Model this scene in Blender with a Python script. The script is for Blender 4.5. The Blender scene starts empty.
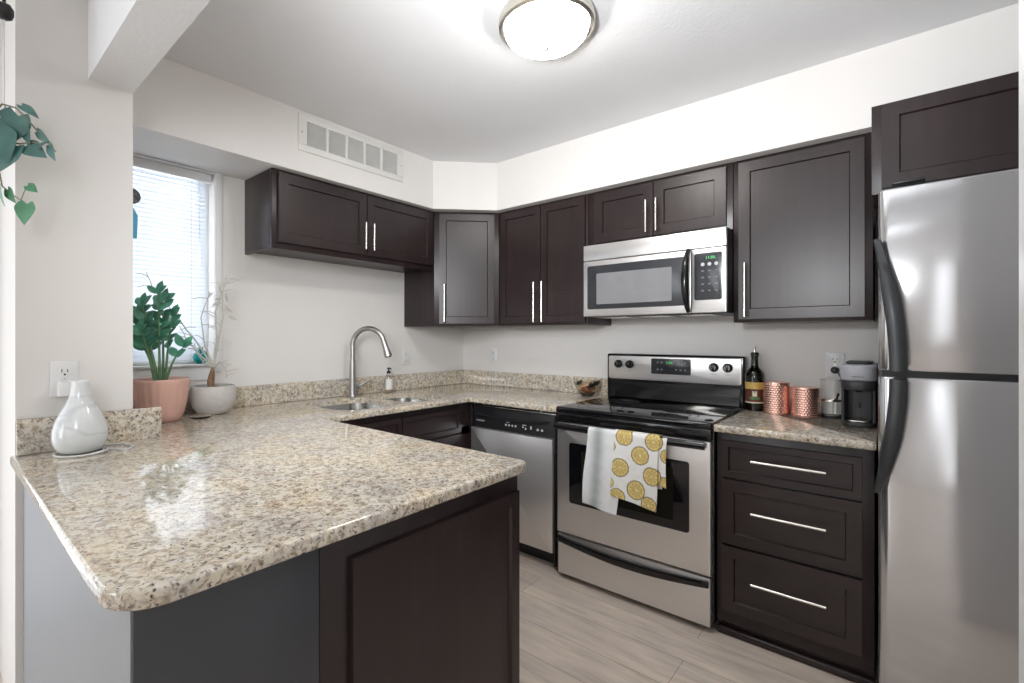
import bpy, bmesh, math, random
from mathutils import Vector, Matrix, noise

SC = bpy.context.scene
COL = SC.collection
PI = math.pi

# ------------------------------------------------------------------ camera
cam_d = bpy.data.cameras.new('camera')
cam = bpy.data.objects.new('camera', cam_d)
COL.objects.link(cam)
cam.location = (2.602, -2.7915, 1.248)
cam.rotation_euler = (PI / 2, 0, math.radians(40.784))
cam_d.sensor_fit = 'HORIZONTAL'
cam_d.sensor_width = 36.0
cam_d.lens = 36.0 * 476.56 / 1024
cam_d.shift_x = (512 - 481.68) / 1024
cam_d.shift_y = (337.31 - 341.5) / 1024
cam_d.clip_start = 0.02
SC.camera = cam

# ------------------------------------------------------------------ world, large lights, exposure
world = bpy.data.worlds.new('sky')
SC.world = world
world.use_nodes = True
wb = world.node_tree.nodes['Background']
wb.inputs[0].default_value = (0.88, 0.94, 1.0, 1)
wb.inputs[1].default_value = 1.2

SC.view_settings.view_transform = 'Standard'
SC.view_settings.look = 'None'
SC.view_settings.gamma = 1.0
SC.view_settings.use_curve_mapping = False
SC.view_settings.exposure = 0.18


def area_light(name, loc, rot, sx, sy, power, color):
    d = bpy.data.lights.new(name, 'AREA')
    d.shape = 'RECTANGLE'
    d.size, d.size_y = sx, sy
    d.energy = power
    d.color = color
    o = bpy.data.objects.new(name, d)
    COL.objects.link(o)
    o.location = loc
    o.rotation_euler = rot
    return o


# daylight through the living-room windows behind the camera and the patio door on the left
area_light('daylight_front_wide', (0.65, -6.45, 1.35), (-PI / 2, 0, PI), 1.1, 1.9, 26, (0.96, 0.98, 1.0))
area_light('daylight_front_tall', (2.93, -6.45, 1.25), (-PI / 2, 0, PI), 0.22, 2.1, 7, (0.96, 0.98, 1.0))
area_light('daylight_patio', (-0.2, -3.55, 1.15), (PI / 2, 0, -PI / 2), 1.4, 2.0, 8, (0.94, 0.97, 1.0))
area_light('daylight_kitchen', (-0.2, -2.07, 1.6), (PI / 2, 0, -PI / 2), 0.42, 0.92, 8, (0.92, 0.96, 1.0))

# added unseen spot standing in for a bounced flash, brightens the kitchen ceiling
d_ = bpy.data.lights.new('added_ceiling_fill', 'SPOT')
d_.energy = 138
d_.spot_size = math.radians(106)
d_.spot_blend = 1.0
d_.shadow_soft_size = 0.08
d_.color = (0.94, 0.97, 1.0)
o_ = bpy.data.objects.new('added_ceiling_fill', d_)
COL.objects.link(o_)
o_.location = (2.22, -2.66, 1.58)
o_.rotation_euler = (Vector((2.05, -1.50, 2.39)) - o_.location).to_track_quat('-Z', 'Y').to_euler()

area_light('added_front_fill', (2.12, -3.0, 1.75), (Vector((0.3, -0.55, 1.2)) - Vector((2.12, -3.0, 1.75))).to_track_quat('-Z', 'Y').to_euler(), 0.7, 0.7, 6.0, (0.93, 0.965, 1.0)).data.spread = math.radians(72)  # added unseen area lamp near the camera, fills the window wall


# ------------------------------------------------------------------ materials


def mat(name):
    m = bpy.data.materials.new(name)
    m.use_nodes = True
    nt = m.node_tree
    return m, nt, nt.nodes['Principled BSDF']


def node(nt, typ, **kw):
    n = nt.nodes.new(typ)
    for k, v in kw.items():
        setattr(n, k, v)
    return n


def coords(nt, scale=(1, 1, 1), rot=(0, 0, 0)):
    tc = node(nt, 'ShaderNodeTexCoord')
    mp = node(nt, 'ShaderNodeMapping')
    mp.inputs['Scale'].default_value = scale
    mp.inputs['Rotation'].default_value = rot
    nt.links.new(tc.outputs['Object'], mp.inputs['Vector'])
    return mp.outputs['Vector']


def noise_tex(nt, vec, scale, detail=3, rough=0.5):
    n = node(nt, 'ShaderNodeTexNoise')
    n.inputs['Scale'].default_value = scale
    n.inputs['Detail'].default_value = detail
    n.inputs['Roughness'].default_value = rough
    nt.links.new(vec, n.inputs['Vector'])
    return n


def ramp(nt, fac, stops, interp='LINEAR'):
    r = node(nt, 'ShaderNodeValToRGB')
    cr = r.color_ramp
    cr.interpolation = interp
    while len(cr.elements) > 1:
        cr.elements.remove(cr.elements[-1])
    cr.elements[0].position = stops[0][0]
    cr.elements[0].color = (*stops[0][1], 1)
    for p, c in stops[1:]:
        e = cr.elements.new(p)
        e.color = (*c, 1)
    nt.links.new(fac, r.inputs['Fac'])
    return r


def bump(nt, bsdf, height, strength, dist=0.01):
    b = node(nt, 'ShaderNodeBump')
    b.inputs['Strength'].default_value = strength
    b.inputs['Distance'].default_value = dist
    nt.links.new(height, b.inputs['Height'])
    nt.links.new(b.outputs['Normal'], bsdf.inputs['Normal'])


def simple(name, color, rough=0.5, metal=0.0, var=0.06, vscale=14, bmp=0.0, bscale=80, **kw):
    """plain material with a little procedural variation of its own colour"""
    m, nt, b = mat(name)
    v = coords(nt)
    n = noise_tex(nt, v, vscale)
    lo = tuple(max(0, c * (1 - var)) for c in color)
    hi = tuple(min(1, c * (1 + var)) for c in color)
    r = ramp(nt, n.outputs['Fac'], [(0.3, lo), (0.7, hi)])
    nt.links.new(r.outputs['Color'], b.inputs['Base Color'])
    b.inputs['Roughness'].default_value = rough
    b.inputs['Metallic'].default_value = metal
    for k, val in kw.items():
        b.inputs[k].default_value = val
    if bmp:
        n2 = noise_tex(nt, v, bscale, 4)
        bump(nt, b, n2.outputs['Fac'], bmp, 0.004)
    return m


def wood_dark(name, color, color2, rough, axis):
    m, nt, b = mat(name)
    sc = [38, 38, 38]
    sc[axis] = 1.6
    v = coords(nt, tuple(sc))
    n = noise_tex(nt, v, 1.0, 5, 0.6)
    v2 = coords(nt, (2.2, 2.2, 2.2))
    n2 = noise_tex(nt, v2, 1.5, 2)
    mx = node(nt, 'ShaderNodeMath', operation='MULTIPLY')
    nt.links.new(n.outputs['Fac'], mx.inputs[0])
    nt.links.new(n2.outputs['Fac'], mx.inputs[1])
    r = ramp(nt, mx.outputs[0], [(0.12, color), (0.42, color2)])
    nt.links.new(r.outputs['Color'], b.inputs['Base Color'])
    b.inputs['Roughness'].default_value = rough
    bump(nt, b, n.outputs['Fac'], 0.015, 0.002)
    return m


def steel(name, color, rough, axis, wav=0.0, metal=0.85):
    m, nt, b = mat(name)
    sc = [260, 260, 260]
    sc[axis] = 3
    v = coords(nt, tuple(sc))
    n = noise_tex(nt, v, 1.0, 2)
    r = ramp(nt, n.outputs['Fac'], [(0.3, tuple(c * 0.98 for c in color)), (0.7, color)])
    nt.links.new(r.outputs['Color'], b.inputs['Base Color'])
    rr = ramp(nt, n.outputs['Fac'], [(0.3, (rough * 0.97,) * 3), (0.7, (rough * 1.03,) * 3)])
    nt.links.new(rr.outputs['Color'], b.inputs['Roughness'])
    b.inputs['Metallic'].default_value = metal
    if wav:
        v2 = coords(nt, (5.0, 5.0, 1.3))
        n2 = noise_tex(nt, v2, 1.0, 1)
        bump(nt, b, n2.outputs['Fac'], wav, 0.05)
    return m


def granite():
    m, nt, b = mat('speckled_granite')
    v = coords(nt)
    warp = noise_tex(nt, v, 60, 3)
    add = node(nt, 'ShaderNodeMixRGB', blend_type='LINEAR_LIGHT')
    add.inputs['Fac'].default_value = 0.014
    nt.links.new(v, add.inputs[1])
    nt.links.new(warp.outputs['Color'], add.inputs[2])
    vec = add.outputs[0]
    n1 = noise_tex(nt, vec, 55, 5, 0.62)
    base = ramp(nt, n1.outputs['Fac'], [(0.28, (0.24, 0.18, 0.13)), (0.42, (0.51, 0.435, 0.34)), (0.54, (0.70, 0.645, 0.545)), (0.66, (0.74, 0.71, 0.645)), (0.78, (0.36, 0.335, 0.315))])
    # slow drifts of warmer and greyer stone
    dr = noise_tex(nt, v, 5.5, 3, 0.6)
    drc = ramp(nt, dr.outputs['Fac'], [(0.34, (0.80, 0.80, 0.83)), (0.5, (1.0, 0.99, 0.97)), (0.64, (1.04, 0.98, 0.88))])
    mul = node(nt, 'ShaderNodeMixRGB', blend_type='MULTIPLY')
    mul.inputs['Fac'].default_value = 1.0
    nt.links.new(base.outputs['Color'], mul.inputs[1])
    nt.links.new(drc.outputs['Color'], mul.inputs[2])
    last = mul.outputs[0]
    for sc, chan, thr, amt, colr in ((150, 0, 0.15, 0.75, (0.24, 0.185, 0.145)), (130, 1, 0.10, 0.6, (0.33, 0.32, 0.32)), (200, 0, 0.125, 0.95, (0.045, 0.038, 0.036)), (85, 2, 0.07, 0.85, (0.15, 0.115, 0.10)), (190, 1, 0.12, 0.5, (0.82, 0.79, 0.74))):
        vo = node(nt, 'ShaderNodeTexVoronoi')
        vo.inputs['Scale'].default_value = sc
        nt.links.new(vec, vo.inputs['Vector'])
        sep = node(nt, 'ShaderNodeSeparateColor')
        nt.links.new(vo.outputs['Color'], sep.inputs[0])
        mk = ramp(nt, sep.outputs[chan], [(0.0, (amt,) * 3), (thr, (0.0,) * 3)], 'CONSTANT')
        ds = ramp(nt, vo.outputs['Distance'], [(0.25, (1.0,) * 3), (0.62, (0.25,) * 3)])
        mm = node(nt, 'ShaderNodeMath', operation='MULTIPLY')
        nt.links.new(mk.outputs['Color'], mm.inputs[0])
        nt.links.new(ds.outputs['Color'], mm.inputs[1])
        mx = node(nt, 'ShaderNodeMixRGB')
        nt.links.new(mm.outputs[0], mx.inputs['Fac'])
        nt.links.new(last, mx.inputs[1])
        mx.inputs[2].default_value = (*colr, 1)
        last = mx.outputs[0]
    nt.links.new(last, b.inputs['Base Color'])
    b.inputs['Roughness'].default_value = 0.045
    b.inputs['IOR'].default_value = 1.65
    return m


def plank_floor():
    m, nt, b = mat('grey_oak_planks')
    v = coords(nt)
    br = node(nt, 'ShaderNodeTexBrick')
    br.offset = 0.37
    br.inputs['Scale'].default_value = 1.0
    br.inputs['Brick Width'].default_value = 1.22
    br.inputs['Row Height'].default_value = 0.178
    br.inputs['Mortar Size'].default_value = 0.0012
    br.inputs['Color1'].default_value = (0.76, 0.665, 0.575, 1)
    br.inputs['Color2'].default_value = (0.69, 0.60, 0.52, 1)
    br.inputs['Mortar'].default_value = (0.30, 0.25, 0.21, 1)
    nt.links.new(v, br.inputs['Vector'])
    v2 = coords(nt, (2.2, 20, 1))
    g = noise_tex(nt, v2, 1.6, 6, 0.65)
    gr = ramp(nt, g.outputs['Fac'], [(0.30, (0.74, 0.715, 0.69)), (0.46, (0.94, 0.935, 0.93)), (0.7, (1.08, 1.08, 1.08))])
    v3 = coords(nt, (1.4, 5.0, 1))
    w = noise_tex(nt, v3, 2.4, 3)
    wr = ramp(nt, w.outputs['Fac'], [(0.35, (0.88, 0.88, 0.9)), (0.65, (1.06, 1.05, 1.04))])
    mx = node(nt, 'ShaderNodeMixRGB', blend_type='MULTIPLY')
    mx.inputs['Fac'].default_value = 1.0
    nt.links.new(br.outputs['Color'], mx.inputs[1])
    nt.links.new(gr.outputs['Color'], mx.inputs[2])
    mx2 = node(nt, 'ShaderNodeMixRGB', blend_type='MULTIPLY')
    mx2.inputs['Fac'].default_value = 1.0
    nt.links.new(mx.outputs[0], mx2.inputs[1])
    nt.links.new(wr.outputs['Color'], mx2.inputs[2])
    nt.links.new(mx2.outputs[0], b.inputs['Base Color'])
    b.inputs['Roughness'].default_value = 0.42
    bump(nt, b, g.outputs['Fac'], 0.08, 0.003)
    return m


def glass(name, color, rough=0.02, ior=1.45):
    m, nt, b = mat(name)
    b.inputs['Base Color'].default_value = (*color, 1)
    b.inputs['Roughness'].default_value = rough
    b.inputs['IOR'].default_value = ior
    b.inputs['Transmission Weight'].default_value = 1.0
    return m


def emit(name, color, strength):
    m, nt, b = mat(name)
    b.inputs['Base Color'].default_value = (*color, 1)
    b.inputs['Emission Color'].default_value = (*color, 1)
    b.inputs['Emission Strength'].default_value = strength
    return m


def translucent(name, color, amount=0.5):
    m, nt, b = mat(name)
    b.inputs['Base Color'].default_value = (*color, 1)
    b.inputs['Roughness'].default_value = 0.5
    t = node(nt, 'ShaderNodeBsdfTranslucent')
    t.inputs['Color'].default_value = (*color, 1)
    mx = node(nt, 'ShaderNodeMixShader')
    mx.inputs['Fac'].default_value = amount
    nt.links.new(b.outputs[0], mx.inputs[1])
    nt.links.new(t.outputs[0], mx.inputs[2])
    nt.links.new(mx.outputs[0], nt.nodes['Material Output'].inputs['Surface'])
    return m


def vcol(name, rough=0.9):
    m, nt, b = mat(name)
    a = node(nt, 'ShaderNodeVertexColor')
    a.layer_name = 'pattern'
    nt.links.new(a.outputs['Color'], b.inputs['Base Color'])
    b.inputs['Roughness'].default_value = rough
    return m


def marbled():
    m, nt, b = mat('marbled_white_glass')
    v = coords(nt, (1, 1, 2.6))
    n = noise_tex(nt, v, 4, 3, 0.5)
    r = ramp(nt, n.outputs['Fac'], [(0.34, (0.66, 0.69, 0.70)), (0.46, (0.72, 0.745, 0.75)), (0.495, (0.60, 0.63, 0.645)), (0.53, (0.73, 0.75, 0.755)), (0.7, (0.69, 0.715, 0.72))])
    nt.links.new(r.outputs['Color'], b.inputs['Base Color'])
    b.inputs['Roughness'].default_value = 0.12
    b.inputs['Coat Weight'].default_value = 0.4
    return m


M = {}
M['wall'] = simple('warm_white_wall_paint', (0.80, 0.775, 0.75), 0.65, var=0.012, vscale=3, bmp=0.03, bscale=160)
M['ceiling'] = simple('white_textured_ceiling_paint', (0.80, 0.80, 0.81), 0.8, var=0.015, vscale=3, bmp=0.22, bscale=75)
M['knee'] = simple('shaded_white_wall_paint', (0.30, 0.31, 0.33), 0.55, var=0.012, vscale=3)  # white paint, darkened to carry the shade under the counter slab
M['trim'] = simple('white_trim_paint', (0.83, 0.83, 0.83), 0.35, var=0.01)
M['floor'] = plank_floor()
M['granite'] = granite()
M['wood'] = wood_dark('espresso_wood', (0.015, 0.0085, 0.009), (0.031, 0.0175, 0.0175), 0.33, 2)
M['woodx'] = wood_dark('espresso_wood_long_grain', (0.015, 0.0085, 0.009), (0.031, 0.0175, 0.0175), 0.33, 0)
M['panel'] = simple('charcoal_satin_panel', (0.058, 0.060, 0.070), 0.3, var=0.05, vscale=2)
M['steel'] = steel('brushed_stainless_steel', (0.78, 0.765, 0.76), 0.33, 0)
M['steel_f'] = steel('brushed_stainless_fridge_steel', (0.60, 0.60, 0.615), 0.15, 0, 0.13)
M['nickel'] = simple('satin_nickel', (0.74, 0.71, 0.66), 0.26, 1.0, var=0.02)
M['faucet'] = simple('brushed_nickel_faucet', (0.47, 0.46, 0.45), 0.38, 1.0, var=0.03)
M['sinksteel'] = simple('satin_sink_steel', (0.62, 0.62, 0.61), 0.24, 1.0, var=0.04)
M['black'] = simple('glossy_black_enamel', (0.008, 0.008, 0.009), 0.14, var=0.1)
M['blackm'] = simple('black_plastic', (0.015, 0.015, 0.017), 0.4, var=0.1)
M['blackglass'] = simple('black_ceramic_glass', (0.006, 0.006, 0.008), 0.05, var=0.1)
M['ring'] = simple('grey_burner_print', (0.05, 0.05, 0.055), 0.12, var=0.05)
M['mesh'] = simple('perforated_microwave_screen', (0.22, 0.22, 0.23), 0.25, var=0.05)
M['greyp'] = simple('charcoal_handle_plastic', (0.040, 0.043, 0.047), 0.33, var=0.05)
M['white'] = simple('white_plastic', (0.82, 0.82, 0.82), 0.35, var=0.01)
M['slot'] = simple('dark_socket_slot', (0.03, 0.03, 0.03), 0.6)
M['print2'] = simple('dim_grey_key_print', (0.16, 0.165, 0.175), 0.5, var=0.02)
M['panelgrey'] = simple('charcoal_key_panel', (0.035, 0.037, 0.043), 0.2, var=0.05)
M['print'] = simple('pale_grey_print', (0.55, 0.56, 0.56), 0.5, var=0.02)
M['green'] = emit('green_display_digits', (0.10, 0.55, 0.16), 0.45)
M['dome'] = emit('lit_white_glass_dome', (1.0, 0.97, 0.93), 38.0)
M['copper'] = simple('hammered_copper', (0.92, 0.56, 0.47), 0.27, 1.0, var=0.06, bmp=0.0)
M['clear'] = glass('clear_glass', (1, 1, 1))
M['water'] = glass('water', (0.94, 0.97, 0.98), 0.0, 1.33)
M['amber'] = glass('dark_green_brown_bottle_glass', (0.05, 0.05, 0.025), 0.05)
M['teal'] = glass('teal_glass', (0.05, 0.62, 0.60), 0.05)
M['bowlglass'] = glass('amber_tinted_bowl_glass', (0.93, 0.86, 0.76), 0.03)
M['pink'] = simple('pink_ceramic', (0.72, 0.44, 0.36), 0.45, var=0.05)
M['stone'] = simple('grey_stone_ceramic', (0.56, 0.54, 0.51), 0.55, var=0.07, vscale=30)
M['soil'] = simple('dark_potting_soil', (0.05, 0.035, 0.025), 0.95, var=0.4, vscale=60, bmp=0.5)
M['leaf'] = simple('deep_green_leaf', (0.075, 0.27, 0.17), 0.35, var=0.35, vscale=18)
M['leaf2'] = simple('blue_green_heart_leaf', (0.075, 0.185, 0.165), 0.35, var=0.3, vscale=14)
M['leaf3'] = simple('fresh_green_heart_leaf', (0.075, 0.25, 0.125), 0.4, var=0.2, vscale=14)
M['stem'] = simple('green_plant_stem', (0.13, 0.25, 0.12), 0.5, var=0.15)
M['vine'] = simple('brown_vine_stem', (0.22, 0.19, 0.12), 0.6, var=0.15)
M['twig'] = simple('pale_dried_twig', (0.56, 0.53, 0.48), 0.7, var=0.12)
M['trunk'] = simple('brown_woody_trunk', (0.27, 0.16, 0.09), 0.8, var=0.3, vscale=40, bmp=0.5)
M['blind'] = translucent('white_blind_slat', (0.86, 0.89, 0.93), 0.5)
M['dsash'] = simple('dark_slat_shade_sash', (0.07, 0.085, 0.095), 0.4)  # dark sash tone also carries the slat shadow beside the blind
M['vase'] = marbled()
M['cord'] = simple('white_cord', (0.8, 0.8, 0.79), 0.45, var=0.01)
M['label'] = simple('white_paper_label', (0.78, 0.77, 0.74), 0.6, var=0.03)
M['yellow'] = simple('yellow_paper_label', (0.55, 0.38, 0.10), 0.5, var=0.12, vscale=60)
M['red'] = simple('dark_red_paper_label', (0.12, 0.03, 0.022), 0.5, var=0.15, vscale=60)
M['cream'] = simple('cream_label_print', (0.75, 0.70, 0.55), 0.5)
M['dgreen'] = simple('green_label_print', (0.08, 0.22, 0.07), 0.5)
M['grey1'] = simple('light_grey_appliance_plastic', (0.40, 0.41, 0.45), 0.4, var=0.02)
M['grey2'] = simple('dark_grey_appliance_plastic', (0.030, 0.031, 0.035), 0.38, var=0.05)
M['almond'] = simple('brown_nut_shell', (0.42, 0.17, 0.07), 0.5, var=0.3, vscale=50)
M['peach'] = simple('pale_wrapped_sweet', (0.75, 0.50, 0.30), 0.4, var=0.15)
M['towel'] = vcol('printed_cotton_towel', 0.95)
M['blue'] = translucent('sky_blue_glass_panel', (0.25, 0.62, 0.78), 0.5)
M['grille'] = simple('white_painted_grille', (0.76, 0.75, 0.72), 0.5, var=0.01)
M['void'] = simple('dark_duct_grey', (0.72, 0.72, 0.70), 0.8)
M['trimnickel'] = simple('brushed_nickel_lamp_ring', (0.70, 0.67, 0.60), 0.3, 1.0, var=0.03)

# ------------------------------------------------------------------ mesh helpers


def rootloc(p):
    v = Vector((0, 0, 0))
    while p is not None:
        v = v + Vector(p.location)
        p = p.parent
    return v


def obj(name, bm, material, parent=None, smooth=35):
    bmesh.ops.recalc_face_normals(bm, faces=bm.faces)
    if parent is not None:
        bmesh.ops.translate(bm, vec=-rootloc(parent), verts=bm.verts)
    me = bpy.data.meshes.new(name)
    bm.to_mesh(me)
    bm.free()
    mats = material if isinstance(material, (list, tuple)) else [material]
    for m_ in mats:
        me.materials.append(m_)
    if smooth:
        for p in me.polygons:
            p.use_smooth = True
        me.set_sharp_from_angle(angle=math.radians(smooth))
    o = bpy.data.objects.new(name, me)
    COL.objects.link(o)
    if parent is not None:
        o.parent = parent
    return o


def thing(name, label, cat, loc=(0, 0, 0), group=None):
    o = bpy.data.objects.new(name, None)
    o.empty_display_size = 0.05
    COL.objects.link(o)
    o.location = loc
    return tag(o, label, cat, group)


def tag(o, label, cat, group=None):
    o['label'] = label
    o['category'] = cat
    if group:
        o['group'] = group
    return o


def struct(name, bm, m, parent=None, smooth=35):
    o = obj(name, bm, m, parent, smooth)
    if parent is None:
        o['kind'] = 'structure'
    return o


def BM():
    return bmesh.new()


def merge(dst, src, mtx=None, mi=None):
    if mtx is not None:
        bmesh.ops.transform(src, matrix=mtx, verts=src.verts)
    vm = {}
    for v in src.verts:
        vm[v] = dst.verts.new(v.co)
    for f in src.faces:
        try:
            nf = dst.faces.new([vm[v] for v in f.verts])
            nf.material_index = f.material_index if mi is None else mi
        except ValueError:
            pass
    src.free()


def box(bm, x0, x1, y0, y1, z0, z1, bev=0.0, mtx=None, seg=2, mi=None):
    t = BM()
    bmesh.ops.create_cube(t, size=1)
    for v in t.verts:
        v.co = Vector(((x0 + x1) / 2 + v.co.x * (x1 - x0), (y0 + y1) / 2 + v.co.y * (y1 - y0), (z0 + z1) / 2 + v.co.z * (z1 - z0)))
    if bev:
        bmesh.ops.bevel(t, geom=list(t.edges), offset=bev, segments=seg, affect='EDGES', profile=0.5)
    merge(bm, t, mtx, mi)
    return bm


def tube(bm, pts, rad, n=12, caps=True, mi=None):
    """round tube along points; rad is a number or one per point"""
    pts = [Vector(p) for p in pts]
    rads = rad if isinstance(rad, (list, tuple)) else [rad] * len(pts)
    t = BM()
    rings = []
    prev = None
    for i, p in enumerate(pts):
        if i == 0:
            d = pts[1] - p
        elif i == len(pts) - 1:
            d = p - pts[i - 1]
        else:
            d = (pts[i + 1] - p).normalized() + (p - pts[i - 1]).normalized()
        d.normalize()
        if prev is None:
            a = d.orthogonal().normalized()
        else:
            a = prev - d * prev.dot(d)
            a = a.normalized() if a.length > 1e-6 else d.orthogonal().normalized()
        prev = a
        b = d.cross(a)
        rings.append([t.verts.new(p + (a * math.cos(2 * PI * k / n) + b * math.sin(2 * PI * k / n)) * rads[i]) for k in range(n)])
    for i in range(len(rings) - 1):
        for k in range(n):
            t.faces.new((rings[i][k], rings[i][(k + 1) % n], rings[i + 1][(k + 1) % n], rings[i + 1][k]))
    if caps:
        t.faces.new(list(reversed(rings[0])))
        t.faces.new(rings[-1])
    merge(bm, t, None, mi)
    return bm


def lathe(bm, prof, c=(0, 0, 0), n=40, mtx=None, warp=None, mi=None):
    """profile [(r,z)...] turned around the vertical axis through c; r=0 closes"""
    t = BM()
    rings = []
    for r, z in prof:
        if r < 1e-6:
            rings.append([t.verts.new((0, 0, z))])
        else:
            ring = []
            for k in range(n):
                a = 2 * PI * k / n
                rr = r if warp is None else r * warp(a, z)
                ring.append(t.verts.new((rr * math.cos(a), rr * math.sin(a), z)))
            rings.append(ring)
    for i in range(len(rings) - 1):
        A, B = rings[i], rings[i + 1]
        for k in range(n):
            k2 = (k + 1) % n
            if len(A) == 1 and len(B) == 1:
                continue
            if len(A) == 1:
                t.faces.new((A[0], B[k2], B[k]))
            elif len(B) == 1:
                t.faces.new((A[k], A[k2], B[0]))
            else:
                t.faces.new((A[k], A[k2], B[k2], B[k]))
    mm = Matrix.Translation(c)
    if mtx is not None:
        mm = mm @ mtx
    merge(bm, t, mm, mi)
    return bm


def prism(bm, poly, z0, z1, bev=0.0, mtx=None, seg=2, mi=None, top_only=False):
    t = BM()
    a = [t.verts.new((x, y, z0)) for x, y in poly]
    b = [t.verts.new((x, y, z1)) for x, y in poly]
    n = len(poly)
    t.faces.new(list(reversed(a)))
    t.faces.new(b)
    for i in range(n):
        t.faces.new((a[i], a[(i + 1) % n], b[(i + 1) % n], b[i]))
    bmesh.ops.recalc_face_normals(t, faces=t.faces)
    if bev:
        ed = [e for e in t.edges if abs(e.verts[0].co.z - e.verts[1].co.z) < 1e-7 and (not top_only or e.verts[0].co.z > max(z0, z1) - 1e-6)]
        bmesh.ops.bevel(t, geom=ed, offset=bev, segments=seg, affect='EDGES', profile=0.5)
    merge(bm, t, mtx, mi)
    return bm


def rpoly(x0, x1, y0, y1, r, n=6):
    """rounded rectangle outline, counter-clockwise; r number or 4 radii (x0y0, x1y0, x1y1, x0y1)"""
    rs = r if isinstance(r, (list, tuple)) else [r] * 4
    out = []
    for (cx, cy, sx, sy, a0, rr) in ((x0, y0, 1, 1, PI, rs[0]), (x1, y0, -1, 1, 1.5 * PI, rs[1]), (x1, y1, -1, -1, 0, rs[2]), (x0, y1, 1, -1, PI / 2, rs[3])):
        ox, oy = cx + sx * rr, cy + sy * rr
        if rr < 1e-6:
            out.append((cx, cy))
            continue
        for k in range(n + 1):
            a = a0 + PI / 2 * k / n
            out.append((ox + rr * math.cos(a), oy + rr * math.sin(a)))
    return out


def frame_m(o, u, w):
    """local (u right, v up, w outward) -> world"""
    u = Vector(u).normalized()
    w = Vector(w).normalized()
    v = Vector((0, 0, 1))
    return Matrix(((u.x, v.x, w.x, o[0]), (u.y, v.y, w.y, o[1]), (u.z, v.z, w.z, o[2]), (0, 0, 0, 1)))


FY = lambda x, y, z=0: frame_m((x, y, z), (1, 0, 0), (0, -1, 0))      # faces -Y (range wall)
FX = lambda x, y, z=0: frame_m((x, y, z), (0, 1, 0), (1, 0, 0))       # faces +X (window wall)


def shaker(mtx, w, h, t=0.019, rail=0.062, rec=0.008, mid=0.0):
    """shaker front standing in local u 0..w, v 0..h, w 0..t"""
    b = BM()
    bmesh.ops.create_cube(b, size=1)
    for v in b.verts:
        v.co = Vector((w / 2 + v.co.x * w, h / 2 + v.co.y * h, t / 2 + v.co.z * t))
    b.faces.ensure_lookup_table()
    ff = max(b.faces, key=lambda f: f.calc_center_median().z)
    outer = list(ff.edges)
    bmesh.ops.inset_individual(b, faces=[ff], thickness=rail, depth=0)
    bmesh.ops.inset_individual(b, faces=[ff], thickness=0.0055, depth=-rec)
    outer = [e for e in b.edges if all(abs(v.co.z - t) < 1e-6 for v in e.verts) and (all(v.co.x < 1e-6 for v in e.verts) or all(v.co.x > w - 1e-6 for v in e.verts) or all(v.co.y < 1e-6 for v in e.verts) or all(v.co.y > h - 1e-6 for v in e.verts))]
    bmesh.ops.bevel(b, geom=outer, offset=0.002, segments=2, affect='EDGES')
    bmesh.ops.transform(b, matrix=mtx, verts=b.verts)
    return b


def bar_handle(mtx, u, v, length, vertical=True, off=0.032, r=0.0058, mi=None):
    """bar pull centred at local (u,v) standing off a front whose face is w=0"""
    b = BM()
    d = Vector((0, 1, 0)) if vertical else Vector((1, 0, 0))
    c = Vector((u, v, off))
    h = length / 2
    tube(b, [c - d * h, c - d * (h - 0.001), c + d * (h - 0.001), c + d * h], [r * 0.8, r, r, r * 0.8], 12)
    for s in (-1, 1):
        p = c + d * s * (h - min(0.03, length * 0.16))
        tube(b, [p - Vector((0, 0, off)), p - Vector((0, 0, r * 0.5))], r * 0.75, 10)
    bmesh.ops.transform(b, matrix=mtx, verts=b.verts)
    return b


def text_mesh(body, size, mtx, depth=0.0006):
    cu = bpy.data.curves.new('txt', 'FONT')
    cu.body = body
    cu.size = size
    cu.align_x = 'CENTER'
    cu.align_y = 'CENTER'
    cu.extrude = depth
    o = bpy.data.objects.new('txt', cu)
    COL.objects.link(o)
    dg = bpy.context.evaluated_depsgraph_get()
    me = bpy.data.meshes.new_from_object(o.evaluated_get(dg))
    bpy.data.objects.remove(o)
    bpy.data.curves.remove(cu)
    b = BM()
    b.from_mesh(me)
    bpy.data.meshes.remove(me)
    bmesh.ops.transform(b, matrix=mtx, verts=b.verts)
    return b


def boolean_cut(bm, cutters):
    """bm minus each cutter bmesh, evaluated through modifiers"""
    me = bpy.data.meshes.new('tmp')
    bm.to_mesh(me)
    bm.free()
    o = bpy.data.objects.new('tmp', me)
    COL.objects.link(o)
    cs = []
    for c in cutters:
        cm = bpy.data.meshes.new('cut')
        bmesh.ops.recalc_face_normals(c, faces=c.faces)
        c.to_mesh(cm)
        c.free()
        co = bpy.data.objects.new('cut', cm)
        COL.objects.link(co)
        md = o.modifiers.new('b', 'BOOLEAN')
        md.operation = 'DIFFERENCE'
        md.object = co
        md.solver = 'EXACT'
        cs.append(co)
    dg = bpy.context.evaluated_depsgraph_get()
    em = bpy.data.meshes.new_from_object(o.evaluated_get(dg))
    out = BM()
    out.from_mesh(em)
    for x in cs + [o]:
        mm = x.data
        bpy.data.objects.remove(x)
        bpy.data.meshes.remove(mm)
    bpy.data.meshes.remove(em)
    return out


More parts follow.
